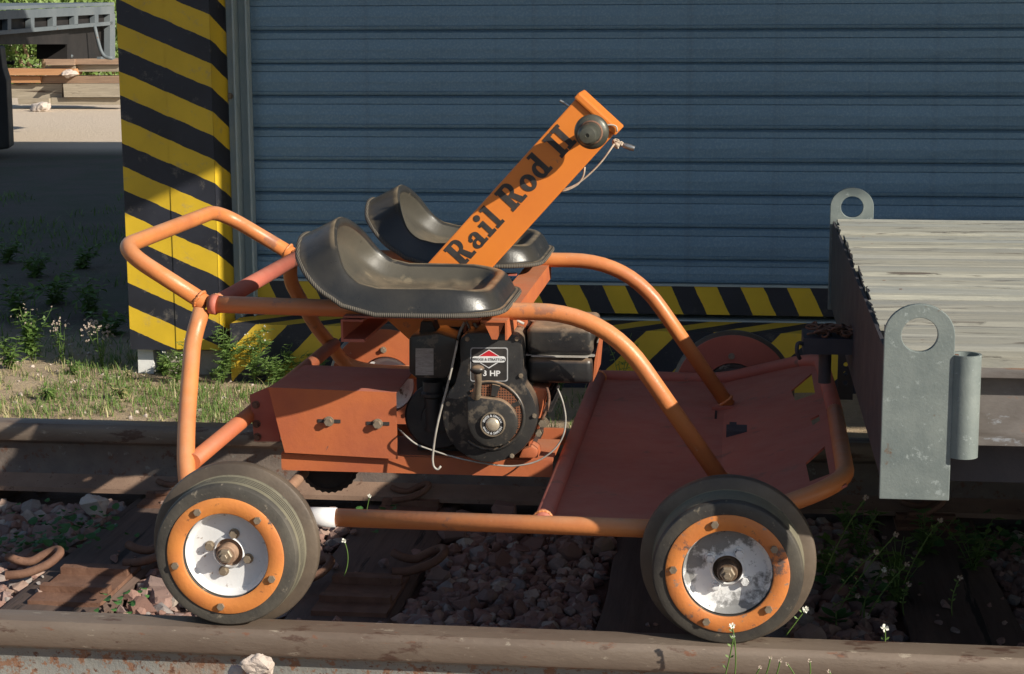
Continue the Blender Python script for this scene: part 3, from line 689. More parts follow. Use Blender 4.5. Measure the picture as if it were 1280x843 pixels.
# ---- engine
EY = .42
eng_bm = BM()
def pbox(bm, px0, py0, px1, py1, y0, y1):
    a = at(px0, py0, y0); b = at(px1, py1, y0); box(bm, (a.x, y0, min(a.z,b.z)), (b.x, y1, max(a.z,b.z)))
pbox(eng_bm, 520, 425, 665, 572, .50, .72)
pbox(eng_bm, 540, 408, 640, 430, .52, .70)
for k in range(9):
    z = at(600, 440+k*9, .5).z; box(eng_bm, (at(640,450,.5).x, .49, z), (at(690,450,.5).x, .66, z+.004))
engine = obj('engine', eng_bm, DARK, T, bevel=.004)
# shroud tower + round fan housing outline in one prism
def outline_shroud():
    P = []
    cx, cy, R = 612, 520, 59
    for px, py in ((575,455),(574,430),(576,422),(584,416.5),(600,415.5),(638,417),(647,419),(652,426),(653,440),(653,462),(656,470)): P.append((px, py))
    for k in range(0, 29):
        a = radians(-42 + (222+42)*k/28); P.append((cx+R*cos(a), cy+R*sin(a)))
    return P
po = outline_shroud(); y0 = .395
bm = BM(); prism(bm, [at(x, y, y0) for x, y in po], (0,.105,0)); sh = obj('fan_shroud', bm, BLACK, engine, smooth=35, bevel=.006)
fc = at(612, 520, y0-.001); Rf = .078
# bead round the housing
bm = BM(); tube(bm, [fc+Vector((cos(radians(a))*.0665, 0, sin(radians(a))*.0665)) for a in range(-130, 120, 6)], .0035, 8); obj('shroud_bead', bm, BLACK, engine, smooth=50)
# perforated rust coloured screen: ring sector with real holes left out as dark discs in a recess
SCREEN = None
def screen_mat():
    mt, nt, b = NM('perforated_rusty_screen'); tc = coords(nt, (200,200,200)); vo = nt.nodes.new('ShaderNodeTexVoronoi'); vo.inputs['Randomness'].default_value = .1; vo.inputs['Scale'].default_value = 1
    nt.links.new(tc, vo.inputs['Vector']); k = math_(nt, 'LESS_THAN', vo.outputs['Distance'], .36)
    nt.links.new(mixc(nt, k, (.20,.075,.035), (.008,.006,.006)), b.inputs['Base Color']); b.inputs['Roughness'].default_value = .7; return mt
def sector(bm, c, r0, r1, a0, a1, y, n=24, d=.003):
    ps = [c+Vector((cos(radians(a0+(a1-a0)*k/n))*r1, y, sin(radians(a0+(a1-a0)*k/n))*r1)) for k in range(n+1)] + [c+Vector((cos(radians(a1-(a1-a0)*k/n))*r0, y, sin(radians(a1-(a1-a0)*k/n))*r0)) for k in range(n+1)]
    prism(bm, ps, (0, d, 0))
bm = BM(); sector(bm, fc, .040, .062, -60, 128, -.003); obj('fan_screen', bm, screen_mat(), engine)
bm = BM(); sector(bm, fc, .042, .064, 70, 84, -.009, 4, .006); sector(bm, fc, .042, .066, 22, 30, -.009, 4, .006); sector(bm, fc, .042, .064, -64, -52, -.009, 4, .006); obj('screen_clamp', bm, BLACK, engine)
# starter cover: round with a squared upper left corner
rc = at(616, 528.7, y0-.02); Rr = .0478/.9
P = [at(584, 496, y0-.02), at(608, 493, y0-.02)]
ps = [rc+Vector((cos(radians(a))*Rr*.9, 0, sin(radians(a))*Rr*.9)) for a in range(78, -172, -8)]
ps = [p for p in ps]; 
corner = at(583.5, 495, y0-.024); 
ps.append(Vector((corner.x, rc.y, rc.z-.004))); ps.append(Vector((corner.x, rc.y, corner.z)))
bm = BM(); prism(bm, [Vector((p.x, y0-.024, p.z)) for p in ps], (0,.0215,0)); obj('starter_cover', bm, BLACK, engine, smooth=35, bevel=.006)
ec = at(616, 530.5, y0-.0245)
BRASS = mat('pale_cream_cap', (.55,.45,.33), (.66,.58,.46), 30, .3, metal=.5, bs=.1)
bm = BM(); lathe(bm, [(.0245,.002),(.0245,-.004),(.0235,-.0055),(.0218,-.0056),(.0213,-.004)], ec, 'y', 40); weld(bm); obj('emblem_rim', bm, BOLT, engine, smooth=50)
bm = BM(); lathe(bm, [(.0214,-.0035),(.0135,-.0036)], ec, 'y', 40); obj('emblem_ring', bm, INK, engine)
bm = BM(); lathe(bm, [(.0136,-.003),(.0132,-.0058),(.009,-.0078),(.0001,-.0085)], ec, 'y', 40); weld(bm); obj('emblem_cap', bm, BRASS, engine, smooth=60)
WINK = mat('white_print', (.75,.75,.75), (.65,.65,.66), 60, .5, bs=.05); REDP = mat('red_print', (.55,.02,.03), (.48,.02,.03), 60, .45, bs=.05); GREYP = mat('silver_print', (.45,.45,.46), (.36,.36,.37), 60, .5, bs=.05)
def text_bm(s, size, extra=0, sx=1):
    cu = bpy.data.curves.new('t', 'FONT'); cu.body = s; cu.size = size; cu.offset = extra; cu.align_x = 'CENTER'; cu.align_y = 'CENTER'; cu.resolution_u = 3
    o = bpy.data.objects.new('t', cu); C.objects.link(o); dg = bpy.context.evaluated_depsgraph_get(); dg.update()
    me = bpy.data.meshes.new_from_object(o.evaluated_get(dg)); bm = BM(); bm.from_mesh(me)
    bpy.data.objects.remove(o); bpy.data.curves.remove(cu); bpy.data.meshes.remove(me)
    for v in bm.verts: v.co = Vector((v.co.x*sx, 0, v.co.y))
    return bm
def place_text(name, s, size, pos, mat_, par, extra=0, sx=1, rot=0):
    bm = text_bm(s, size, extra, sx); R = Matrix.Rotation(rot, 3, 'Y')
    for v in bm.verts: v.co = R @ v.co + Vector(pos)
    return obj(name, bm, mat_, par)
for word, a0, sgn in (('BRIGGS & STRATTON', 90, -1),):
    full = BM()
    for k, ch in enumerate('BRIGGS & STRATTON'):
        if ch == ' ': continue
        a = radians(160-140*k/16); t = text_bm(ch, .0062, .0001)
        R = Matrix.Rotation(-(a-pi/2), 3, 'Y')
        for v in t.verts: v.co = R @ v.co + ec + Vector((cos(a)*.0174, -.0041, sin(a)*.0174))
        me = bpy.data.meshes.new('x'); t.to_mesh(me); t.free(); full.from_mesh(me); bpy.data.meshes.remove(me)
        a = radians(200+140*k/16); t = text_bm(ch, .0062, .0001); R = Matrix.Rotation(-(a+pi/2), 3, 'Y')
        for v in t.verts: v.co = R @ v.co + ec + Vector((cos(a)*.0174, -.0041, sin(a)*.0174))
        me = bpy.data.meshes.new('x'); t.to_mesh(me); t.free(); full.from_mesh(me); bpy.data.meshes.remove(me)
    obj('emblem_lettering', full, WINK, engine)
# badge on the shroud
by = y0-.0008
def flat(bm, pts, y, d=.0004): prism(bm, [Vector((p.x, y, p.z)) for p in pts], (0, d, 0))
def rrect(px0, py0, px1, py1, y, r=3, n=4):
    out = []
    for cx, cy, a0 in ((px1-r, py0+r, -90), (px1-r, py1-r, 0), (px0+r, py1-r, 90), (px0+r, py0+r, 180)):
        for k in range(n+1): a = radians(a0+90*k/n); out.append(at(cx+r*cos(a), cy+r*sin(a), y))
    return out
bm = BM(); flat(bm, rrect(588,434.5,635,477,y0), by); obj('badge_plate', bm, GREYP, engine)
bm = BM(); flat(bm, rrect(589.2,435.8,633.8,475.8,y0), by-.0005); obj('badge_field', bm, INK, engine)
cxp, cyp = 611.3, 449.5
bm = BM(); flat(bm, [at(cxp,460.5,y0), at(cxp-19,449,y0), at(cxp,437,y0), at(cxp+19,449,y0)], by-.001); obj('badge_diamond', bm, WINK, engine)
bm = BM(); flat(bm, [at(cxp,459,y0), at(cxp-16.4,449,y0), at(cxp+16.4,449,y0)], by-.0015); obj('badge_lower_diamond', bm, INK, engine)
bm = BM(); flat(bm, [at(cxp,438,y0), at(cxp-16.5,448,y0), at(cxp+16.5,448,y0)], by-.0015); obj('badge_red_peak', bm, REDP, engine)
bm = BM(); flat(bm, rrect(590.3,445.3,632.3,453,y0,3.5), by-.002); obj('badge_band', bm, WINK, engine)
c = at(611.3,449.3,y0); place_text('badge_lettering', 'BRIGGS & STRATTON', .0068, (c.x, by-.0026, c.z), INK, engine, .0001, .97)
c = at(614.5,467,y0); place_text('badge_lettering', '3 HP', .0150, (c.x, by-.0012, c.z), WINK, engine, .0004, 1.12)
for px, py in ((584,424),(646,424),(651,470),(668,520),(560,505),(640,570)):
    bm = BM(); q = at(px, py, y0-.0005); hexbolt(bm, (q.x, y0-.0005, q.z), .0035, .004, washer=True); obj('shroud_screw', bm, BOLT, engine)
for k in range(11):
    bm = BM(); z = at(655, 408+k*7.2, .52).z; a = at(644,430,.52).x; box(bm, (a, .505, z), (a+.030+.004*(k % 2), .70, z+.0035)); obj('cooling_fin', bm, DARK, engine)
for pp, r_, m_ in (([(655,405),(640,398),(622,400),(610,408)], .0028, WIRE), ([(668,402),(650,396),(636,404),(633,414)], .0022, RUST), ([(566,440),(574,450),(577,462)], .003, DARK)):
    bm = BM(); tube(bm, fillet([at(x, y, .47) for x, y in pp], .02, 4), r_, 8); obj('control_wire', bm, m_, engine)
# pull handle
bm = BM(); hp = at(597,462,y0-.05); lathe(bm, [(.0001,-.012),(.006,-.0115),(.0105,-.007),(.011,0),(.010,.008),(.006,.012),(.0001,.013)], hp, 'y', 20); weld(bm)
for v in bm.verts: v.co.z = hp.z+(v.co.z-hp.z)*.75; v.co.x = hp.x+(v.co.x-hp.x)*1.25
obj('pull_handle', bm, BLACK, engine, smooth=60)
bm = BM(); tube(bm, [at(597,466,y0-.05), at(598,478,y0-.045), at(596,491,y0-.03), at(595,495,y0-.02)], [.0075,.0065,.008,.010], 14); obj('handle_stem', bm, BOLT, engine, smooth=50)
# fuel tank
def tank(px0, py0, px1, py1, y0, y1, name, mt, bev):
    bm = BM(); pbox(bm, px0, py0, px1, py1, y0, y1); return obj(name, bm, mt, engine, smooth=50, bevel=bev)
tb = BM(); pbox(tb, 658, 409, 741, 446, .44, .64); bmesh.ops.bevel(tb, geom=tb.edges[:], offset=.012, segments=4, affect='EDGES', profile=.5); obj('tank_top', tb, BLACK, engine, smooth=50)
tb = BM(); pbox(tb, 659, 447, 740, 481, .441, .639); bmesh.ops.bevel(tb, geom=tb.edges[:], offset=.012, segments=4, affect='EDGES', profile=.5); obj('tank_bottom', tb, BLACK, engine, smooth=50)
tb = BM(); pbox(tb, 656.5, 444.5, 742.5, 447.8, .437, .643); bmesh.ops.bevel(tb, geom=[e for e in tb.edges if abs(e.verts[0].co.z-e.verts[1].co.z) > .001], offset=.012, segments=4, affect='EDGES'); obj('tank_seam', tb, WIRE, engine, smooth=40)
bm = BM(); c = at(700,409,.54); lathe(bm, [(.018,.0),(.018,.010),(.014,.012),(.0001,.012)], (c.x,.54,c.z-.006), 'z', 24); weld(bm); obj('fuel_cap', bm, CHROME, engine, smooth=40)
bm = BM(); prism(bm, [at(743,452,.46), at(749,423,.46), at(749,426,.46), at(745,470,.46), at(741,478,.46)], (0,.12,0)); obj('tank_bracket', bm, DORANGE, engine)
# air cleaner box on the left
bm = BM()
fr = [at(x, y, .43) for x, y in ((511,424),(514,420),(548,417),(570,424),(572,432),(561,468),(556,473),(520,473),(511,466))]
prism(bm, fr, (0,.10,0)); ac = obj('air_cleaner', bm, BLACK, engine, smooth=30, bevel=.005)
bm = BM(); flat(bm, [at(519.5,435.5,.43), at(542,435.5,.43), at(542,469,.43), at(519.5,469,.43)], .4288, .001); obj('silver_label', bm, mat('worn_silver_label', (.34,.33,.33), (.22,.20,.20), 60, .4, metal=.4, spots=(((.12,.09,.08), .6, 150),), bs=.1, stretch=(1,1,6)), engine)
bm = BM(); prism(bm, [at(x, y, .46) for x, y in ((523,420),(526,402),(540,402),(547,418))], (0,.05,0)); obj('cleaner_neck', bm, DARK, engine, bevel=.003)
bm = BM(); c = at(541, 476, .46); lathe(bm, [(.0001,.0),(.020,-.001),(.020,-.02),(.024,-.024),(.024,-.030),(.017,-.034),(.017,-.10)], c, 'z', 26); weld(bm); obj('carburettor', bm, DARK, engine, smooth=40)
# cylinder with fins and bits on the right, foot lug
bm = BM(); prism(bm, [at(x, y, .44) for x, y in ((663,483),(684,487),(676,520),(668,548),(660,560))], (0,.12,0)); obj('crankcase_edge', bm, DORANGE, engine, bevel=.004)
bm = BM(); prism(bm, [at(x, y, .43) for x, y in ((648,573),(653,562),(664,558),(672,562),(673,573))], (0,.05,0)); obj('mounting_lug', bm, DORANGE, engine, smooth=30, bevel=.004)
bm = BM(); hexbolt(bm, at(663,562,.45)+Vector((0,0,.0)), .007, .010, 'z', 1); hexbolt(bm, at(679,528,.44), .008,.014); hexbolt(bm, at(674,541,.44), .006,.012); obj('engine_bolt', bm, BOLT, engine)
bm = BM(); tube(bm, [at(x, y, .45) for x, y in ((561,472),(568,440),(575,415),(581,403))], .003, 8); tube(bm, [at(x, y, .46) for x, y in ((592,404),(600,413),(612,409),(625,413))], .003, 8); tube(bm, [at(x, y, .47) for x, y in ((583,402),(588,412),(580,420))], .0025, 8)
obj('linkage', bm, WIRE, engine, smooth=50)
bm = BM(); pbox(bm, 579,403,583,417,.47,.48); pbox(bm, 590,403,598,414,.48,.51); pbox(bm, 628,404,640,413,.5,.53); pbox(bm,606,404,622,415,.49,.53); pbox(bm, 644,400,657,420,.5,.54); obj('governor_parts', bm, DORANGE, engine, bevel=.001)
bm = BM(); c = at(615,404,.47); lathe(bm, [(.0001,.012),(.006,.011),(.006,-.008),(.004,-.01),(.0001,-.01)], c, 'z', 14); weld(bm); obj('spark_plug', bm, WINK, engine, smooth=50)
# cables
bm = BM(); tube(bm, fillet([at(x, y, .39) for x, y in ((572,426),(566,455),(558,488),(549,520),(543,550),(540.5,575),(542,584),(547,588),(551,583))], .03, 4), .0022, 8); obj('choke_cable', bm, WIRE, engine)
bm = BM(); tube(bm, fillet([at(x, y, .41) for x, y in ((697,486),(703,500),(708,522),(705,545),(694,562),(672,578),(640,584),(600,579),(560,570),(520,556),(507,545))]+[at(497,535,.47), at(480,528,.50)], .03, 4), .0017, 8); obj('throttle_cable', bm, WIRE, engine)
bm = BM(); tube(bm, fillet([at(x, y, .43) for x, y in ((684,484),(687,500),(683,515),(676,526))], .02, 4), .003, 8); obj('fuel_hose', bm, RUST, engine)
# ---- engine base channel and chain guard
bm = BM(); a = at(350,572,.44); b = at(690,596,.44)
box(bm, (a.x, .45, .150), (b.x, .456, .184)); box(bm, (a.x, .4561, .180), (b.x, .62, .186)); box(bm, (a.x, .72,.150), (b.x,.726,.186)); obj('engine_base', bm, DORANGE, T, bevel=.001)
bm = BM(); prism(bm, [at(x, y, .435) for x, y in ((335,484.5),(495,491),(497,574),(356,566))], (0,.002,0)); gd = obj('chain_guard', bm, DORANGE, T)
a, b, = at(335,484.5,0.435), at(495,491,.435)
bm = BM(); prism(bm, [a+Vector((0,.0021,-.002)), b+Vector((0,.0021,-.002)), b+Vector((-.004,.235,-.002)), a+Vector((.02,.235,-.002))], (0,0,.002)); obj('guard_top', bm, RED, gd)
bm = BM(); c = at(356,566,.435); prism(bm, [a+Vector((0,.0025,-.003)), a+Vector((.02,.23,-.003)), c+Vector((.01,.23,0)), c+Vector((0,.0025,0))], (.002,0,0)); obj('guard_side', bm, RED, gd)
for px, py in ((411.5,526.5),(472.5,529.5)):
    bm = BM(); q = at(px, py, .435); box(bm, (q.x-.023,.4335,q.z-.0035), (q.x+.023,.4349,q.z+.0035)); obj('guard_slot', bm, INK, gd)
    bm = BM(); hexbolt(bm, (q.x, .4335, q.z), .0075, .012); obj('guard_bolt', bm, BOLT, gd)
bm = BM(); prism(bm, [at(x, y, .50) for x, y in ((312,494),(345,480),(350,552),(318,552))], (0,.005,0)); 
obj('side_bracket', bm, RED, T)
bm = BM()
for px, py in ((320,506),(321,530),(322,546)): hexbolt(bm, at(px,py,.50), .006,.008)
obj('bracket_bolt', bm, RUST, T)
# clutch / sprocket wheels between guard and engine, and chainwheel on the axle
bm = BM(); c = at(548,520,.47); lathe(bm, [(.0001,-.02),(.03,-.02),(.032,-.012),(.062,-.012),(.066,-.008),(.066,.008),(.0001,.01)], c, 'y', 40); weld(bm); obj('clutch_drum', bm, DARK, T, smooth=35)
ax = Vector((-.876, 0, .128))
bm = BM(); c = Vector((-.825,.52,.150)); 
prof = []; n = 30
for k in range(n*2): r = .0645 if k % 2 else .0615; a_ = pi*k/n; prof.append(c+Vector((cos(a_)*r, 0, sin(a_)*r)))
prism(bm, prof, (0,.008,0)); lathe(bm, [(.052,-.012),(.056,-.010),(.056,-.0001)], c, 'y', 40); obj('chainwheel', bm, DARK, T)
for x in (-.876, -.012):
    bm = BM(); tube(bm, [(x,.02,.128), (x,1.415,.128)], .0115, 16); obj('axle', bm, RUST if x > -.5 else mat('tan_axle', (.34,.20,.13), (.24,.14,.09), 30, .6, bs=.4), T, smooth=50)
    for y in (.085, 1.35):
        bm = BM(); box(bm, (x-.022, y-.012, .11), (x+.022, y+.012, .152)); obj('axle_bearing', bm, DORANGE, T, bevel=.004)
# ---- wheels
def make_wheel(tread, ringm, discm, rust, grooves=True, bolt_rot=0.0):
    bm = BM(); pr = []
    # outer rubber face, tread, flange, inner face   (r, y);  y=0 is the rail's gauge side
    pr = [(.0770,-.040), (.0770,-.058), (.079,-.0615), (.103,-.0630), (.118,-.0630), (.1235,-.0612), (.1262,-.057), (.1270,-.050)]
    if grooves:
        y = -.043
        for k in range(5):
            pr += [(.1280, y), (.1280, y+.0040), (.1256, y+.0046), (.1256, y+.0070)]; y += .0076
    else: pr += [(.1275,-.035), (.128,-.02), (.128,-.008)]
    pr += [(.128, -.004)]
    i0 = len(pr)
    pr += [(.1295, -.0035), (.1445,-.0010), (.1485,.0015), (.1500,.0055), (.1500,.0165), (.1480,.0215), (.142,.030)]
    lathe(bm, pr, (0,0,0), 'y', 96); weld(bm)
    for f in bm.faces:
        c = f.calc_center_median(); gv = -.045 < c.y < -.006 and min(v.co.xz.length for v in f.verts) < .1262; f.material_index = 0 if gv else 1 if c.y > -.003 else (2 if c.y > -.050 and c.xz.length > .12 else 0)
    wo = obj('wheel', bm, [tread, FLANGE, TREAD], T, smooth=32)
    bm = BM(); lathe(bm, [(.0765,-.061), (.0765,-.0650), (.078,-.0662), (.1025,-.0662), (.1040,-.0650), (.1040,-.0625)], (0,0,0), 'y', 96); weld(bm); obj('clamp_ring', bm, ringm, wo, smooth=40)
    # pressed steel centre
    bm = BM(); lathe(bm, [(.0763,-.052), (.0745,-.0535), (.0728,-.051), (.0710,-.044), (.066,-.0385), (.054,-.0375), (.030,-.0375), (.028,-.041), (.0255,-.043), (.0245,-.037)], (0,0,0), 'y', 80); weld(bm); obj('rim_dish', bm, discm, wo, smooth=40)
    bm = BM(); lathe(bm, [(.0245,-.036), (.0205,-.034), (.0175,-.036), (.0172,-.058), (.0155,-.060), (.0001,-.060)], (0,0,0), 'y', 36); weld(bm); obj('hub', bm, rust, wo, smooth=40)
    bm = BM(); lathe(bm, [(.013,-.0601), (.013,-.066), (.011,-.068), (.0065,-.068), (.0065,-.075), (.0055,-.076), (.0001,-.076)], (0,0,0), 'y', 6); weld(bm); obj('axle_nut', bm, BOLT, wo)
    for k in range(4):
        a = radians(45+90*k)+bolt_rot; bm = BM(); hexbolt(bm, (cos(a)*.0355, -.0378, sin(a)*.0355), .0068, .011); obj('hub_bolt', bm, GREYHUB if discm is GREYHUB else BOLT, wo)
    for k in range(5):
        a = radians(20+72*k)+bolt_rot; bm = BM(); hexbolt(bm, (cos(a)*.0905, -.0663, sin(a)*.0905), 0.0066, .006, washer=False); obj('ring_bolt', bm, BOLT, wo)
    # inner orange plate seen on the far wheels
    bm = BM(); lathe(bm, [(.142,.0302), (.141,.032), (.073,.034), (.0715,.030), (.0715,.004)], (0,0,0), 'y', 80); weld(bm); obj('back_plate', bm, RED if discm is GREYHUB else DORANGE, wo, smooth=40)
    bm = BM(); lathe(bm, [(.0715,.010), (.068,.020), (.063,.018), (.056,.008), (.024,.006), (.018,.03), (.0001,.031)], (0,0,0), 'y', 60); weld(bm); obj('inner_hub', bm, discm, wo, smooth=40)
    bm = BM()
    for k in range(5):
        a = radians(50+72*k); hexbolt(bm, (cos(a)*.090, .034, sin(a)*.090), .006, .008, sgn=1)
    obj('back_bolt', bm, BOLT, wo)
    return wo
def copy_wheel(wo):
    c = wo.copy(); C.objects.link(c)
    for ch in wo.children:
        d = ch.copy(); C.objects.link(d); d.parent = c
    return c
wr = make_wheel(RUBBER, WHEELOR, WHITE, mat('hub_rust', (.20,.12,.075), (.34,.22,.15), 60, .7, bs=.5, bsc=200), True, radians(28)); wr.location = (-.876, 0, .128)
wf = make_wheel(RUBBER_F, WHEELOR_F, GREYHUB, mat('greasy_hub', (.07,.045,.03), (.16,.10,.06), 80, .45, bs=.8, bsc=200), False, radians(12)); wf.location = (-.012, 0, .128)
wf.rotation_euler = (radians(2.5), 0, 0)
for src, x in ((wr, -.876), (wf, -.012)):
    c = copy_wheel(src); c.location = (x, 1.435, .128); c.rotation_euler = (0, radians(35), pi)

# ================================================================== WAGON
WG = empty('flat_wagon', (2.0, .7175, 0), 'flat rail wagon with a bleached plank deck and steel end lugs standing at right', 'rail wagon')
DZ = .535
# planks
yy = -.165; k = 0; rw = random.Random(11); WX1 = 3.4
widths = [.118,.125,.14,.13,.15,.125,.14,.135,.15,.13,.14,.145,.125,.14,.13,.14]
while yy < 1.60:
    wd = widths[k % 16]; y1 = min(yy+wd, 1.605); bm = BM(); n = 16
    zo = rw.uniform(-.006,.003) if k else 0
    # jagged weathered end
    sub = max(6, int(wd/.013)); e0 = rw.uniform(0,.010); ends = [.231+e0+rw.uniform(0,.005) for i in range(sub+1)]
    topn, botn = [], []
    for i in range(sub+1):
        y = yy+.0042+(y1-yy-.0084)*i/sub; crown = .002*math.sin(pi*i/sub) - (.005 if i in (0, sub) else 0)
        xs_l = [ends[i], ends[i]+.03+.012*rw.random(), .40, .55, .75, 1.0, 1.5, 2.2, WX1]
        topn.append([bm.verts.new((xx, y, DZ+zo+crown+.0016*noise.noise(Vector((xx*5, y*60, k))))) for xx in xs_l])
        botn.append([bm.verts.new((xx if j else ends[i]+.006*rw.random(), y, DZ-.038)) for j, xx in enumerate(xs_l)])
    for i in range(sub):
        for j in range(8):
            bm.faces.new((topn[i][j], topn[i][j+1], topn[i+1][j+1], topn[i+1][j])); bm.faces.new((botn[i][j], botn[i+1][j], botn[i+1][j+1], botn[i][j+1]))
        bm.faces.new((topn[i][0], topn[i+1][0], botn[i+1][0], botn[i][0])); bm.faces.new((topn[i][8], botn[i][8], botn[i+1][8], topn[i+1][8]))
    for i in (0, sub):
        for j in range(8): bm.faces.new((topn[i][j], botn[i][j], botn[i][j+1], topn[i][j+1]))
    bmesh.ops.recalc_face_normals(bm, faces=bm.faces[:])
    pk = obj('plank', bm, PLANK, WG)
    for xx in (.285, .80):
        bm = BM(); hexbolt(bm, (xx+rw.uniform(-.02,.02), (yy+y1)/2+rw.uniform(-.02,.02), DZ+zo-.001), .0035, .003, 'z', 1, washer=False); obj('nail_head', bm, RUST, pk)
    yy = y1; k += 1
# end plate (sheet across the end, seen in shade), lugs, side sill
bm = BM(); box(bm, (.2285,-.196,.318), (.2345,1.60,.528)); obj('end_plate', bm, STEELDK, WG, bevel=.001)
def lug_bm(yf, th):
    x0 = .2225; x1 = .3295; xc = (x0+x1)/2; R = (x1-x0)/2; zc = .563; bm = BM()
    hr = .0275; N = 40; outer = []; inner = []
    zb_ = .302
    for k in range(N):
        a = 2*pi*k/N; inner.append((xc+cos(a)*hr, zc+sin(a)*hr*.97))
        ca, sa = cos(a), sin(a)
        if sa >= 0: outer.append((xc+ca*R, zc+sa*R*.9))
        else:
            t = min(R/max(abs(ca),1e-6), (zc-zb_)/abs(sa)); outer.append((xc+ca*t, zc+sa*t))
    # add exact bottom corners
    def mk(y): return [bm.verts.new((x, y, z)) for x, z in outer], [bm.verts.new((x, y, z)) for x, z in inner]
    of, inf = mk(yf); ob, inb = mk(yf+th)
    for k in range(N):
        j = (k+1) % N
        bm.faces.new((of[k], of[j], inf[j], inf[k])); bm.faces.new((ob[j], ob[k], inb[k], inb[j]))
        bm.faces.new((of[j], of[k], ob[k], ob[j])); bm.faces.new((inf[k], inf[j], inb[j], inb[k]))
    # square the corners
    for vs, y in ((of, yf), (ob, yf+th)):
        for sx in (x0, x1):
            v = min(vs, key=lambda q: (q.co.x-sx)**2*4+(q.co.z-zb_)**2); v.co.x = sx; v.co.z = zb_
    bmesh.ops.recalc_face_normals(bm, faces=bm.faces[:])
    return bm
obj('lifting_lug', lug_bm(-.2105, .012), STEEL, WG, bevel=.0012)
obj('lifting_lug', lug_bm(1.612, .012), STEEL, WG, bevel=.0012)
x1s = WX1
bm = BM()
zt1 = at(1250,463,-.18).z; zt2 = at(1250,470,-.18).z; zb1 = at(1250,545,-.18).z
box(bm, (.2346,-.197,zt2), (x1s,-.120,zt1)); box(bm, (.2346,-.166,zb1+.0001), (x1s,-.158,zt2-.0002)); box(bm, (.2346,-.197,zb1-.012), (x1s,-.12,zb1))
obj('side_sill', bm, mat('worn_sill', (.10,.085,.075), (.20,.18,.17), 14, .6, spots=(((.20,.11,.07), .56, 14), ((.26,.27,.29), .62, 22), ((.05,.035,.03), .58, 9)), bs=.4, stretch=(.5,1,1)), WG)
bm = BM(); prism(bm, [(.2346,-.132,zt2-.001), (x1s,-.132,zt2-.001), (x1s,-.190,zb1+.022), (.2346,-.190,zb1+.022)], (0,.003,-.002)); bm.free()
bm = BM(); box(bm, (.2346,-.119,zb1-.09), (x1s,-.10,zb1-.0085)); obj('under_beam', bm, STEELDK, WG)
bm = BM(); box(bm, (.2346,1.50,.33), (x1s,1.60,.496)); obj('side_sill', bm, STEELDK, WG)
bm = BM()
for xx in (1.3, 2.6): box(bm, (xx,-.0999,.36), (xx+.08,1.499,.496))
obj('cross_member', bm, STEELDK, WG)
# stake pocket pipe
p0 = at(1208, 443, -.2); p1 = at(1208, 571, -.2)
bm = BM(); R0 = .0235
lathe(bm, [(R0,0), (R0,p0.z-p1.z), (R0-.004,p0.z-p1.z), (R0-.004,0), (R0,0)], (p0.x,-.198,p1.z), 'z', 36); weld(bm); pipe = obj('stake_pocket', bm, STEEL, WG, smooth=40)
bm = BM(); box(bm, (.3297,-.206,p1.z+.0), (p0.x-.012,-.1985,p0.z)); obj('pocket_weld', bm, RUST, pipe)
# drawbar, pin, hanging strap with holes
bm = BM(); a = at(1008,416,.72); box(bm, (.130,.66,.366), (.2284,.78,.398)); db = obj('drawbar', bm, STEELDK, WG, bevel=.005)
bm = BM(); box(bm, (.2284,.60,.34), (.40,.84,.41)); obj('drawbar_root', bm, STEELDK, WG)
bm = BM(); tube(bm, [(.176,.70,.402), (.176,.70,.30)], .013, 16); obj('coupling_pin', bm, STEELDK, WG, smooth=50)
bm = BM(); tube(bm, fillet([(.132,.665,.385),(.118,.655,.392),(.116,.65,.372),(.124,.655,.357)], .01, 4), .004, 8); obj('hook', bm, STEELDK, WG)
bm = BM(); 
rc_ = random.Random(4)
def chain_link(bm, c, R, L=.012, r=.0024, w_=.0065):
    pts = []
    for k in range(13): a_ = 2*pi*k/12; pts.append(Vector(c)+R@Vector((cos(a_)*L, sin(a_)*w_, 0)))
    tube(bm, pts, r, 6, cap=False)
pos = Vector((.155,.685,.402))
for k in range(34):
    t = k/33; pos = Vector((.150+.10*t+.012*sin(k*1.7), .69+.03*sin(k*.9)+.02*rc_.random(), .403+.012*abs(sin(k*.63))))
    b1 = BM(); chain_link(b1, pos, Matrix.Rotation(rc_.uniform(0,6),3,'Z')@Matrix.Rotation(rc_.uniform(-1.2,1.2),3,'X'))
    obj('chain_link', b1, RUST, db, smooth=50)
bm.free()
bm = BM(); q = at(1060,440,.95); 
N = 14; xc = .232; 
def strap(xc, yc, z1, z0, wd, holes, r, th):
    bm = BM(); f, b_l = [], []
    E = []
    loops = [[(xc-wd/2,z0),(xc+wd/2,z0),(xc+wd/2,z1),(xc-wd/2,z1)]]+[[(xc+cos(2*pi*k/N)*r, hz+sin(2*pi*k/N)*r) for k in range(N)] for hz in holes]
    for L_ in loops:
        v = [bm.verts.new((x, yc, z)) for x, z in L_]
        for i in range(len(v)): E.append(bm.edges.new((v[i], v[(i+1) % len(v)])))
    bmesh.ops.triangle_fill(bm, use_beauty=True, edges=E, normal=(0,-1,0))
    ex = bmesh.ops.extrude_face_region(bm, geom=bm.faces[:]); bmesh.ops.translate(bm, verts=[g for g in ex['geom'] if isinstance(g, bmesh.types.BMVert)], vec=(0,th,0))
    bmesh.ops.recalc_face_normals(bm, faces=bm.faces[:]); return bm
hz_ = [at(1058, y, 1.2).z for y in (440, 456, 466, 479)]
sx_ = at(1057,465,1.2).x
obj('hanging_strap', strap(sx_, 1.2, at(1057,425,1.2).z, at(1057,500,1.2).z, .036, [at(1057,y,1.2).z for y in (456,467,479)], .0055, .006), STEELDK, WG)
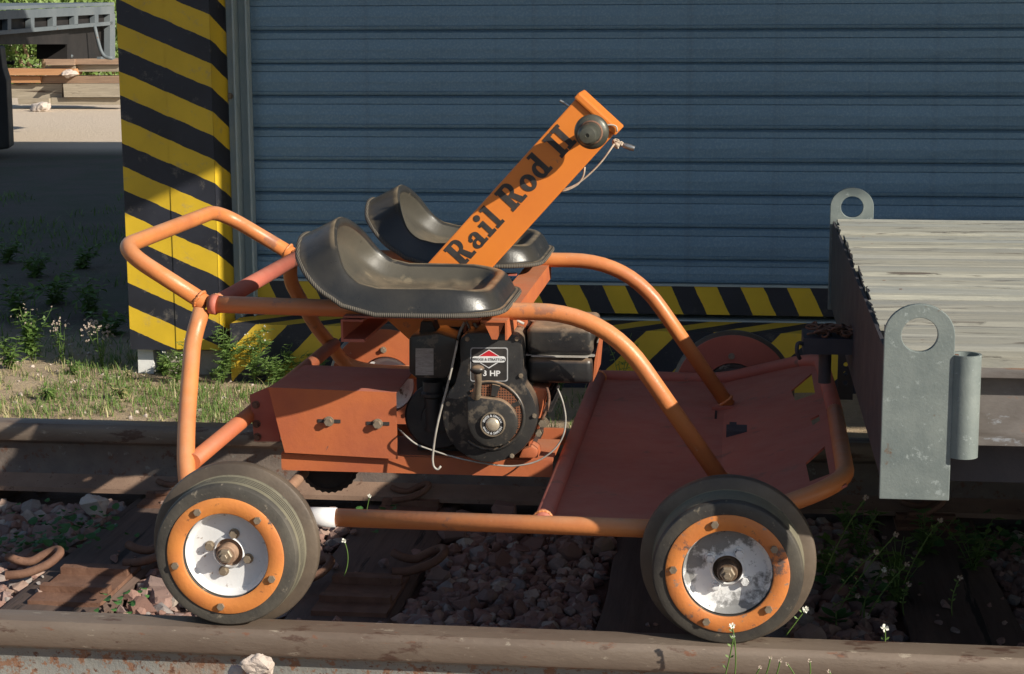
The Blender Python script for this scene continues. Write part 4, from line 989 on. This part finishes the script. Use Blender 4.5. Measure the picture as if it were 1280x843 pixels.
# wheels of the wagon, outside the frame but carrying it
for xx in (1.35, 2.9):
    for yy_, sg in ((-.0373, 1), (1.4723, -1)):
        bm = BM(); prof = [(.03,-.06),(.14,-.06),(.15,-.055),(.151,.03),(.17,.038),(.17,.06),(.03,.06)]
        lathe(bm, [(r, h*sg) for r, h in prof], (xx, yy_, .151), 'y', 48); weld(bm); obj('wagon_wheel', bm, STEELDK, WG, smooth=35)
    bm = BM(); tube(bm, [(xx,-.03,.151),(xx,1.46,.151)], .03, 16); box(bm, (xx-.05,-.0999,.19), (xx+.05,-.06,.36)); box(bm, (xx-.05,1.40,.19), (xx+.05,1.499,.36)); obj('wagon_axle', bm, STEELDK, WG)

# ================================================================== BACKGROUND
TRL = empty('flat_trailer', at(70, 190, 13.5), 'old grey flatbed with an open ladder-like side frame parked beyond the shed', 'trailer')
def Yx(px): return 12+3*px/142
def seg(x0, ya, yb, x1, yc, yd, th=.06, name='frame_rail', mt=None, dep=0):
    """slab on the trailer's side: left edge ya..yb at pixel x0, right edge yc..yd at x1"""
    bm = BM(); A_ = Vector((-6.19-dep*.5, 12, 0)); n_ = Vector((1, .02, 0))
    prism(bm, [atp(x, y, A_, n_) for x, y in ((x0,ya), (x1,yc), (x1,yd), (x0,yb))], (-th,.0,0)); return obj(name, bm, mt or TRM, TRL)
TRM = mat('weathered_grey_steel', (.10,.12,.135), (.15,.17,.18), 3, .6, spots=(((.14,.09,.07), .64, 12),), bs=.2)
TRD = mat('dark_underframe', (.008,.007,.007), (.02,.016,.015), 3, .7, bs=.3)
seg(-60, 16.5, 27.5, 143, 7.5, 17.5, .05)
seg(-60, 43.5, 49, 141, 27, 31.5, .05)
for xa in (-44, -18, 9.5, 38.5, 66, 93, 118.5):
    t = (xa+60)/203; seg(xa, 27.4-10*t, 43.8-16.4*t, xa+4.6, 27.3-10*t, 43.6-16.4*t, .05, 'upright')
seg(137.5, 17.8, 74, 144, 17.5, 74, .06, 'corner_post')
seg(126, 71, 74, 137.4, 71, 74, .04, 'step')
bm = BM(); prism(bm, [at(-60,15,12), at(143,7,15), at(143,7,15)+Vector((-2.3,0,0)), at(-60,15,12)+Vector((-2.3,.0,0))], (0,0,.03)); obj('deck', bm, TRM, TRL)
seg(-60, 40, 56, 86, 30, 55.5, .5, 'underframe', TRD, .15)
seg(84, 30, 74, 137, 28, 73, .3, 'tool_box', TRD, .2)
seg(-60, 26, 48, 141, 16, 31, .3, 'dark_backing', TRD, .12)  # near-black sheet added to stand in for shade inside the frame openings
bm = BM(); tube(bm, fillet([at(x, y, 14.0) for x, y in ((73,47),(76,58),(82,66),(90,72))], .2, 5), .022, 10); obj('bent_pipe', bm, TRM, TRL)
bm = BM(); tube(bm, fillet([at(x, y, 14.4) for x, y in ((118,32),(122,50),(126,64),(131,72),(141,73))], .2, 5), .018, 10); obj('bent_pipe', bm, TRM, TRL)
bm = BM(); tube(bm, fillet([at(x, y, 12.2) for x, y in ((-20,81),(2,80),(10,78),(16,80),(17,76))], .1, 5), .014, 10); obj('hook', bm, TRD, TRL)
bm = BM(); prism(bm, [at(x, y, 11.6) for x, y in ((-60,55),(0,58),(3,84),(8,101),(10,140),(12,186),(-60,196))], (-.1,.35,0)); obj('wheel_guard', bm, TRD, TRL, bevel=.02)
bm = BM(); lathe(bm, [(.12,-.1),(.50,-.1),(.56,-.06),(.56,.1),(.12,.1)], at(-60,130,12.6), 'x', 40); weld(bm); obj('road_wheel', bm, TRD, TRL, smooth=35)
# timber stack
rows = [ # px0, py0, px1, py1, colour, label
 (22,123,62,131,0,'short grey timber lying lowest in the stack, left end'), (63,122,152,131.5,0,'long grey timber lying lowest in the stack, right end'),
 (12,105,78,123,0,'thick grey beam in the second layer of the stack, left part'), (79,105,152,122,0,'thick grey beam in the second layer of the stack, right part'),
 (4,95.5,51,104,2,'orange-brown timber with a bright side under the top planks'), (52,95,152,104.6,1,'brown timber across the middle of the stack'),
 (2,86,94,94.5,2,'long reddish timber carrying a grey rock'), (57,82.5,93,86,0,'thin grey board right above the long reddish timber'), (94,81.5,152,90,0,'grey timber over the dark gap in the stack'),
 (57,73.2,92.5,82,1,'brown timber near the top of the stack, left of a joint'), (93.5,73.2,152,81,1,'brown timber near the top of the stack, right of a joint'),
 (50,66.5,92,73,1,'upper brown timber half hidden by the trailer'), (64,57,87,66.2,1,'topmost short brown timber of the stack')]
for i, (x0_, y0_, x1_, y1_, c, lab) in enumerate(rows):
    Y = 19+.06*(i % 3); a = at(x0_, y0_, Y); b = at(x1_, y1_, Y); bm = BM(); box(bm, (a.x, Y, min(a.z,b.z)+.002), (b.x, Y+.26, max(a.z,b.z)-.002))
    for v in bm.verts: v.co += Vector((random.uniform(-.01,.01), random.uniform(-.01,.01), 0))
    tag(obj('timber', bm, (TIMB, TIMB2, mat('orange_timber', (.42,.20,.09), (.50,.27,.13), 4, .8, bs=.4, stretch=(.3,3,3)))[c], bevel=.008), lab, 'timber', 'timbers stacked behind the yard')
bm = rock_bm(.12, .6, 20, 77); q = at(86, 92, 18.95)
for v in bm.verts: v.co = Vector((v.co.x*1.0, v.co.y, v.co.z*.75))+q
tag(obj('rock', rough(bm, .12), PALE, smooth=30), 'grey rock resting on the timber stack', 'rock')
bm = rock_bm(.15, .45, 24, 78); q = at(52, 134, 18.6)
for v in bm.verts: v.co += q
tag(obj('rock', rough(bm, .15), PALE, smooth=30), 'pale flat rock on the ground before the timber stack', 'rock')
# bushes
def leaves(bm, c, rad, n, size, rr, squash=(1,1,1), hollow=.35):
    for k in range(n):
        d = Vector((rr.gauss(0,1), rr.gauss(0,1), rr.gauss(0,1))).normalized(); r = rad*(hollow+(1-hollow)*rr.random()**.5)
        p = Vector(c)+Vector((d.x*r*squash[0], d.y*r*squash[1], d.z*r*squash[2]))
        if p.z < GZ: continue
        u = Vector((rr.gauss(0,1), rr.gauss(0,1), rr.gauss(0,1))).normalized(); v = u.orthogonal().normalized(); s = size*rr.uniform(.6,1.3)
        a = [bm.verts.new(p-u*s), bm.verts.new(p+v*s*.45), bm.verts.new(p+u*s), bm.verts.new(p-v*s*.45)]; bm.faces.new(a)
rb = random.Random(21)
BL = ['light green bush seen over the trailer, leftmost', 'broad green bush behind the timber stack seen under the trailer', 'tall green bush above the corner of the trailer', 'far green bush behind the others at left', 'green bush hidden mostly behind the striped guard']
for i, (px, Y, h) in enumerate(((5,26,1.9), (50,24,1.7), (110,27,2.2), (70,31,2.6), (150,25,2.0))):
    q = at(px, 120, Y); g = empty('bush', (q.x, Y, GZ-.02), BL[i], 'bush', 'bushes behind the yard')
    bm = BM()
    for k in range(9):
        t = rb.uniform(0, 6.28); rr_ = rb.uniform(0, 1.0); leaves(bm, (q.x+cos(t)*rr_, Y+sin(t)*rr_*.6, GZ+h*rb.uniform(.25,.85)), rb.uniform(.5,.8), 900, .05, rb)
    obj('foliage', bm, BUSH, g)
    bm = BM()
    for k in range(7):
        t = k*.9; tube(bm, [(q.x+cos(t)*.06, Y+sin(t)*.06, GZ-.1), (q.x+cos(t)*.35, Y+sin(t)*.35, GZ+h*.4), (q.x+cos(t)*.6, Y+sin(t)*.6, GZ+h*.75)], [.04,.025,.01], 6)
    obj('stem', bm, TIMB2, g)

# ================================================================== PLANTS
def blade(bm, p, h, lean, w_, n=4, mi=0):
    prev = None; side = Vector((-lean.y, lean.x, 0)); side = side.normalized() if side.length > 1e-4 else Vector((1,0,0))
    for i in range(n+1):
        t = i/n; q = p+Vector((0,0,h*t*(1-.25*t)))+lean*(t*t); ww = w_*(1-t)**.7
        if i == n: v = [bm.verts.new(q)]
        else: v = [bm.verts.new(q-side*ww), bm.verts.new(q+side*ww)]
        if prev:
            f = bm.faces.new(prev[:1]+prev[1:]+v[::-1]) if len(v) == 2 else bm.faces.new((prev[0], prev[1], v[0])); f.material_index = mi
        prev = v
rg = random.Random(31); bm = BM()
for k in range(17000):
    x = rg.uniform(-4.2, -.2); y = rg.uniform(1.62, 3.5)
    d = noise.noise(Vector((x*2.2, y*2.2, 9)))
    if y > 2.7 and x > -1.72: continue
    if d < .02 and rg.random() < .75: continue
    n = rg.randint(2, 5); g = rg.random()
    for j in range(n):
        an = rg.uniform(0, 6.28); L = rg.uniform(.006,.04); p = Vector((x+rg.uniform(-.012,.012), y+rg.uniform(-.012,.012), gh(x, y)-.002))
        blade(bm, p, rg.uniform(.014,.05)*(1.8 if g > .95 else 1), Vector((cos(an)*L, sin(an)*L, 0)), rg.uniform(.0010,.0022), 3, 0 if rg.random() < (.5 if d < .1 else .2) else 1)
for k in range(9000):
    x = rg.uniform(-6, -2.1); y = rg.uniform(3.2, 9)
    if noise.noise(Vector((x*1.5, y*1.5, 4))) < -.02: continue
    an = rg.uniform(0, 6.28); L = rg.uniform(.01,.06); blade(bm, Vector((x, y, gh(x,y)-.02)), rg.uniform(.02,.09), Vector((cos(an)*L, sin(an)*L, 0)), .004, 3, 1)
tag(obj('grass', bm, [STRAW, GREEN]), 'short dry grass with green tufts growing beyond the far rail', 'grass', kind='stuff')
def weed(base, h, n, spread, label, cat='weed', leafm=GREEN, head=None, nleaf=9, ls=.014, seed=0, group=None, feather=False):
    rr = random.Random(seed); g = empty('weed', base, label, cat, group); sb = BM(); lb = BM(); hb = BM(); base = Vector(base)
    for k in range(n):
        an = rr.uniform(0, 6.28); L = spread*rr.uniform(.3,1); hh = h*rr.uniform(.6,1); pts = []
        for i in range(6):
            t = i/5; pts.append(base+Vector((cos(an)*L*t**1.4+rr.uniform(-.004,.004), sin(an)*L*t**1.4, hh*t)))
        tube(sb, pts, [.0016*(1-.6*i/5) for i in range(6)], 5)
        for j in range(nleaf):
            t = rr.uniform(.1,.97); i = min(int(t*5), 4); p = pts[i].lerp(pts[i+1], t*5-i); d = Vector((rr.gauss(0,1), rr.gauss(0,1), rr.uniform(-.2,.7))).normalized()
            s = ls*rr.uniform(.6,1.4); v = d.cross(Vector((0,0,1))).normalized()*(s*(.12 if feather else .32)); 
            q = [p, p+d*s*.5+v, p+d*s*1.2+Vector((0,0,-s*.25)), p+d*s*.5-v]; lb.faces.new([lb.verts.new(c) for c in q])
            if feather:
                for m_ in range(3):
                    pp = p+d*s*(.3+.3*m_)
                    for sg in (-1, 1):
                        dd = (d+v.normalized()*sg*.9).normalized()*s*.5; ee = v.normalized().cross(dd)*.0; lb.faces.new([lb.verts.new(c) for c in (pp, pp+dd+Vector((0,0,.0012)), pp+dd-Vector((0,0,.0012)))])
        if head:
            for j in range(head[1]):
                p = pts[-1]+Vector((rr.gauss(0,1), rr.gauss(0,1), rr.gauss(0,.7)))*head[2]
                for m_ in range(6):
                    d = Vector((rr.gauss(0,1), rr.gauss(0,1), rr.gauss(0,1))).normalized()*head[3]; e = d.orthogonal().normalized()*head[3]*.45
                    hb.faces.new([hb.verts.new(c) for c in (p, p+d*.6+e, p+d, p+d*.6-e)])
    obj('stem', sb, GREEN, g)
    if nleaf: tag(obj('leaf', lb, leafm, g), kind='stuff')
    else: lb.free()
    if head: obj('flower_head', hb, head[0], g)
    else: hb.free()
    return g
def wz(px, py, y=None): q = atz(px, py, GZ) if y is None else at(px, py, y); q.z = max(q.z, GZ-.03) if y else GZ; return q
ws = [((40,452),.20,9,.09,'bushy green weed at the left edge of the shaded ground',GREEN,(SEEDH,2,.01,.004),22,.030), ((12,462),.13,8,.07,'low green weed at the far left edge of the sunlit strip',GREEN,None,18,.026),
 ((78,455),.16,6,.06,'tall thin weed between the bushy one and the striped guard',GREEN,(SEEDH,4,.008,.005),8,.018), ((128,460),.17,9,.055,'weed with pale fluffy seed heads left of the striped guard',GREEN,(SEEDH,6,.014,.006),9,.016),
 ((92,470),.07,7,.04,'short leafy weed in front of the seed-head weed',GREEN,None,9,.016), ((206,468),.05,8,.035,'small bright green leafy weed in front of the concrete block',GREEN,None,10,.022),
 ((160,475),.06,5,.03,'small dry weed below the white block',STRAW,None,5,.012),((60,500),.05,8,.05,'low green tuft near the far rail at left',GREEN,None,10,.018), ((150,498),.06,7,.06,'low arching grass tuft by the far rail',STRAW,None,5,.02)]
for i, (p_, h, n, sp, lab, lm, hd, nl, ls) in enumerate(ws): weed(wz(*p_), h, n, sp, lab, 'weed', lm, hd, nl, ls, 50+i)
wf_ = [((292,470),.20,7,.07,'feathery green weed at the left end of the hazard ledge'), ((325,475),.22,7,.08,'tallest feathery weed before the hazard ledge'), ((352,478),.14,7,.07,'feathery weed half way along the hazard ledge'), ((388,480),.13,6,.07,'low feathery weed behind the low cross tube'), ((240,466),.15,6,.06,'feathery weed with tiny flowers in front of the striped guard')]
for i, (p_, h, n, sp, lab) in enumerate(wf_):
    q = atz(p_[0], p_[1], GZ); q.y = min(q.y, 2.76); weed(q, h, n, sp, lab, 'weed', GREEN, (FLOWER,2,.006,.003) if i in (1,4) else None, 22, .024, 70+i, None, True)
for i, (px, py, lab) in enumerate(((700,405,'thin dry weed standing before the ledge behind the fuel tank'),(775,440,'thin wiry weed before the ledge behind the far side tube'))):
    q = at(px, py+40, 2.75); q.z = GZ; weed(q, .22, 5, .09, lab, 'weed', GREEN, None, 10, .01, 90+i, None, True)
for i, (px, py, h, lab) in enumerate(((20,400,.14,'shaded weed at the far left behind the bushy one'), (70,385,.12,'small shaded weed deep in the dark ground at left'), (115,400,.13,'shaded weed close to the left edge of the striped guard'), (45,350,.12,'shaded low weed farther back in the dark yard'), (100,340,.11,'farthest shaded weed before the striped guard'), (140,425,.10,'low shaded weed touching the foot of the striped guard'), (10,330,.12,'shaded weed at the left edge half way up the dark ground'))):
    q = atz(px, py, GZ-.02); weed(q, h*1.3, 9, .12, lab, 'weed', GREEN, None, 16, .035, 600+i)
# clover beside the left base plate
def ground_leafy(px, py, n, label, seed, ls=.02, z=-.19, r=.07, big=False):
    rr = random.Random(seed); c = atz(px, py, z); g = empty('clover', c, label, 'clover'); bm = BM()
    for k in range(n):
        p = c+Vector((rr.gauss(0,r), rr.gauss(0,r*.8), rr.uniform(.012,.05))); s = ls*rr.uniform(.7,1.3); a0 = rr.uniform(0,6.28); tl = Vector((rr.gauss(0,.35), rr.gauss(0,.35), 1)).normalized()
        u = tl.orthogonal().normalized(); v = tl.cross(u); ps = []
        for j in range(9): a_ = a0+2*pi*j/9; rad = s*(.55+.45*abs(cos((a_-a0)*.5))); ps.append(bm.verts.new(p+(u*cos(a_)+v*sin(a_))*rad*.6+tl*.002*cos(2*a_)))
        bm.faces.new(ps)
    tag(obj('leaf', bm, DGREEN, g), kind='stuff')
    return g
ground_leafy(50,690,60,'patch of green clover behind the loose base plate at left',1,.02)
ground_leafy(95,668,45,'shaded clover spreading between the stones at left',2,.018)
ground_leafy(160,770,14,'few clover leaves at the foot of the rear wheel',4,.016,-.19,.03)
ground_leafy(470,665,30,'shaded clover under the white sleeve of the lower tube',5,.016,-.19,.06)
ground_leafy(1240,690,80,'dark clover patch under the wagon at far right',6,.02,-.19,.08)
ground_leafy(1075,745,50,'dark low leafy patch among the thin stems right of the front wheel',7,.02,-.19,.07)
for i, (px, py, lab) in enumerate(((1040,740,'thin shaded grass tuft just right of the front near wheel'), (1075,700,'tall thin shaded weed below the front corner of the deck'), (1120,760,'shaded grassy weed beside the sleeper under the lug'), (1155,700,'wispy shaded weed under the wagon lug'), (1215,720,'shaded grassy weed over the sleeper at right'))):
    q = atz(px, py, -.2); weed(q, .12+.03*(i % 3), 9, .08, lab, 'weed', GREEN, None, 12, .022, 400+i)
# flower stems
def flower(px0, py0, px1, py1, y, label, r=.006, bend=6, leafy=2, n=1, hm=FLOWER):
    a = at(px0, py0, y); b = at(px1, py1, y); g = empty('flower_stem', a, label, 'flower'); bm = BM()
    m_ = at((px0+px1)/2+bend, (py0+py1)/2, y); pts = [a*(1-t)**2+m_*2*t*(1-t)+b*t*t for t in [i/8 for i in range(9)]]
    tube(bm, pts, .0012, 6); obj('stem', bm, GREEN, g); rr = random.Random(int(px1)); bm = BM()
    for k in range(7):
        a_ = 2*pi*k/7+rr.random(); d = Vector((cos(a_), -.4+rr.uniform(-.3,.3), sin(a_))).normalized()*r; e = d.orthogonal().normalized()*r*.45
        bm.faces.new([bm.verts.new(c) for c in (b, b+d*.6+e, b+d, b+d*.6-e)])
    obj('petals', bm, hm, g)
    if leafy:
        bm = BM()
        for k in range(leafy*2):
            p = pts[rr.randint(2,7)]; d = Vector((rr.choice((-1,1)), rr.uniform(-.5,.5), .8)).normalized()*.010; e = d.orthogonal().normalized()*.002
            bm.faces.new([bm.verts.new(c) for c in (p, p+d*.6+e, p+d, p+d*.6-e)])
        tag(obj('leaf', bm, GREEN, g), kind='stuff')
flower(918,850,915,782,-.14,'tall flower stem crossing the front near wheel')
flower(905,850,917,795,-.14,'short leafy stem next to the tall one by the front wheel', .003, 2)
flower(982,795,1007,762,.05,'white flower leaning out from behind the near rail by the front wheel', .007, 0)
flower(1106,806,1106,785,.05,'small white flower standing right behind the near rail', .008, 1, 1)
for i, (a, b, c, d) in enumerate(((955,850,963,822),(968,850,975,826),(996,850,984,830),(940,850,950,834),(1012,850,1012,826),(1040,850,1036,839))):
    flower(a, b, c, d, -.15, ['tiny seed head in front of the near rail, leftmost of the cluster','tiny seed head in front of the near rail, centre of the cluster','tiny drooping seed head at the right of the cluster','lowest seed head of the cluster in front of the rail','seed head standing apart right of the cluster','tiny seed head farthest right in front of the rail'][i], .004, 2, 0, 1, SEEDH)
for i, (a, b, c, d) in enumerate(((1030,720,1082,622),(1050,760,1120,668),(1130,730,1175,650),(1075,770,1105,712),(1048,740,1095,690),(1085,770,1134,705),(1130,770,1136,730),(1040,760,1072,745),(1190,770,1200,722))):
    flower(a, b, c, d, .45+.06*(i % 4), ['shaded dandelion-like flower below the corner of the front tube','shaded white seed head left of the lug','shaded pale flower right under the lug','small yellowish flower low in the shaded weeds','shaded seed head close behind the front wheel','shaded fluffy head under the lug','shaded pale head above the sleeper edge','low shaded flower just right of the front wheel','thin shaded stem with a pale tip over the sleeper'][i], .007, -8, 3, 1, SEEDH if i != 3 else FLOWER)
flower(600-170, 720, 433-3, 676, .5, 'small white flower on a thin curved stem behind the rear wheel', .006, 10, 0)
flower(458,640,462,620,1.1,'tiny white flower above the lower tube by the rear wheel', .006, 0, 0)
for i, (px, py, s, lab) in enumerate(((1045,782,.04,'broad-leaved green weed low behind the near rail'), (1080,770,.035,'second broad-leaved weed right of the first, in shadow'), (1120,745,.03,'shaded broad-leaved weed left of the sleeper'))):
    q = atz(px, py, -.19); g = empty('weed', q, lab, 'weed'); rr = random.Random(300+i)
    bm = BM(); tube(bm, [q+Vector((0,0,-.03)), q+Vector((.0,0,.03))], .002, 6); obj('stem', bm, GREEN, g)
    for k in range(6):
        a_ = k*1.05+rr.random()*.4; d = Vector((cos(a_), sin(a_), .35)); e = Vector((-sin(a_), cos(a_), 0)); bm = BM(); c = q+Vector((0,0,rr.uniform(.0,.04))); ps = []
        for (t, w_) in ((0,0),(.25,.28),(.55,.36),(.8,.22),(1,0)): ps.append((c+d*s*t, w_*s*.8))
        L_ = [bm.verts.new(p+e*w_) for p, w_ in ps]; R_ = [bm.verts.new(p-e*w_+Vector((0,0,.0004))) for p, w_ in ps[1:-1]]; M_ = [bm.verts.new(p-Vector((0,0,.004*(0<j<4)))) for j, (p, w_) in enumerate(ps)]
        for j in range(1, 3): bm.faces.new((L_[j], L_[j+1], M_[j+1], M_[j])); bm.faces.new((M_[j], M_[j+1], R_[j], R_[j-1]))
        bm.faces.new((L_[0], L_[1], M_[1])); bm.faces.new((L_[0], M_[1], R_[0])); bm.faces.new((L_[3], L_[4], M_[3])); bm.faces.new((M_[3], L_[4], R_[2]))
        bmesh.ops.delete(bm, geom=[v for v in bm.verts if not v.link_faces], context='VERTS'); obj('leaf', bm, DGREEN, g, smooth=80)
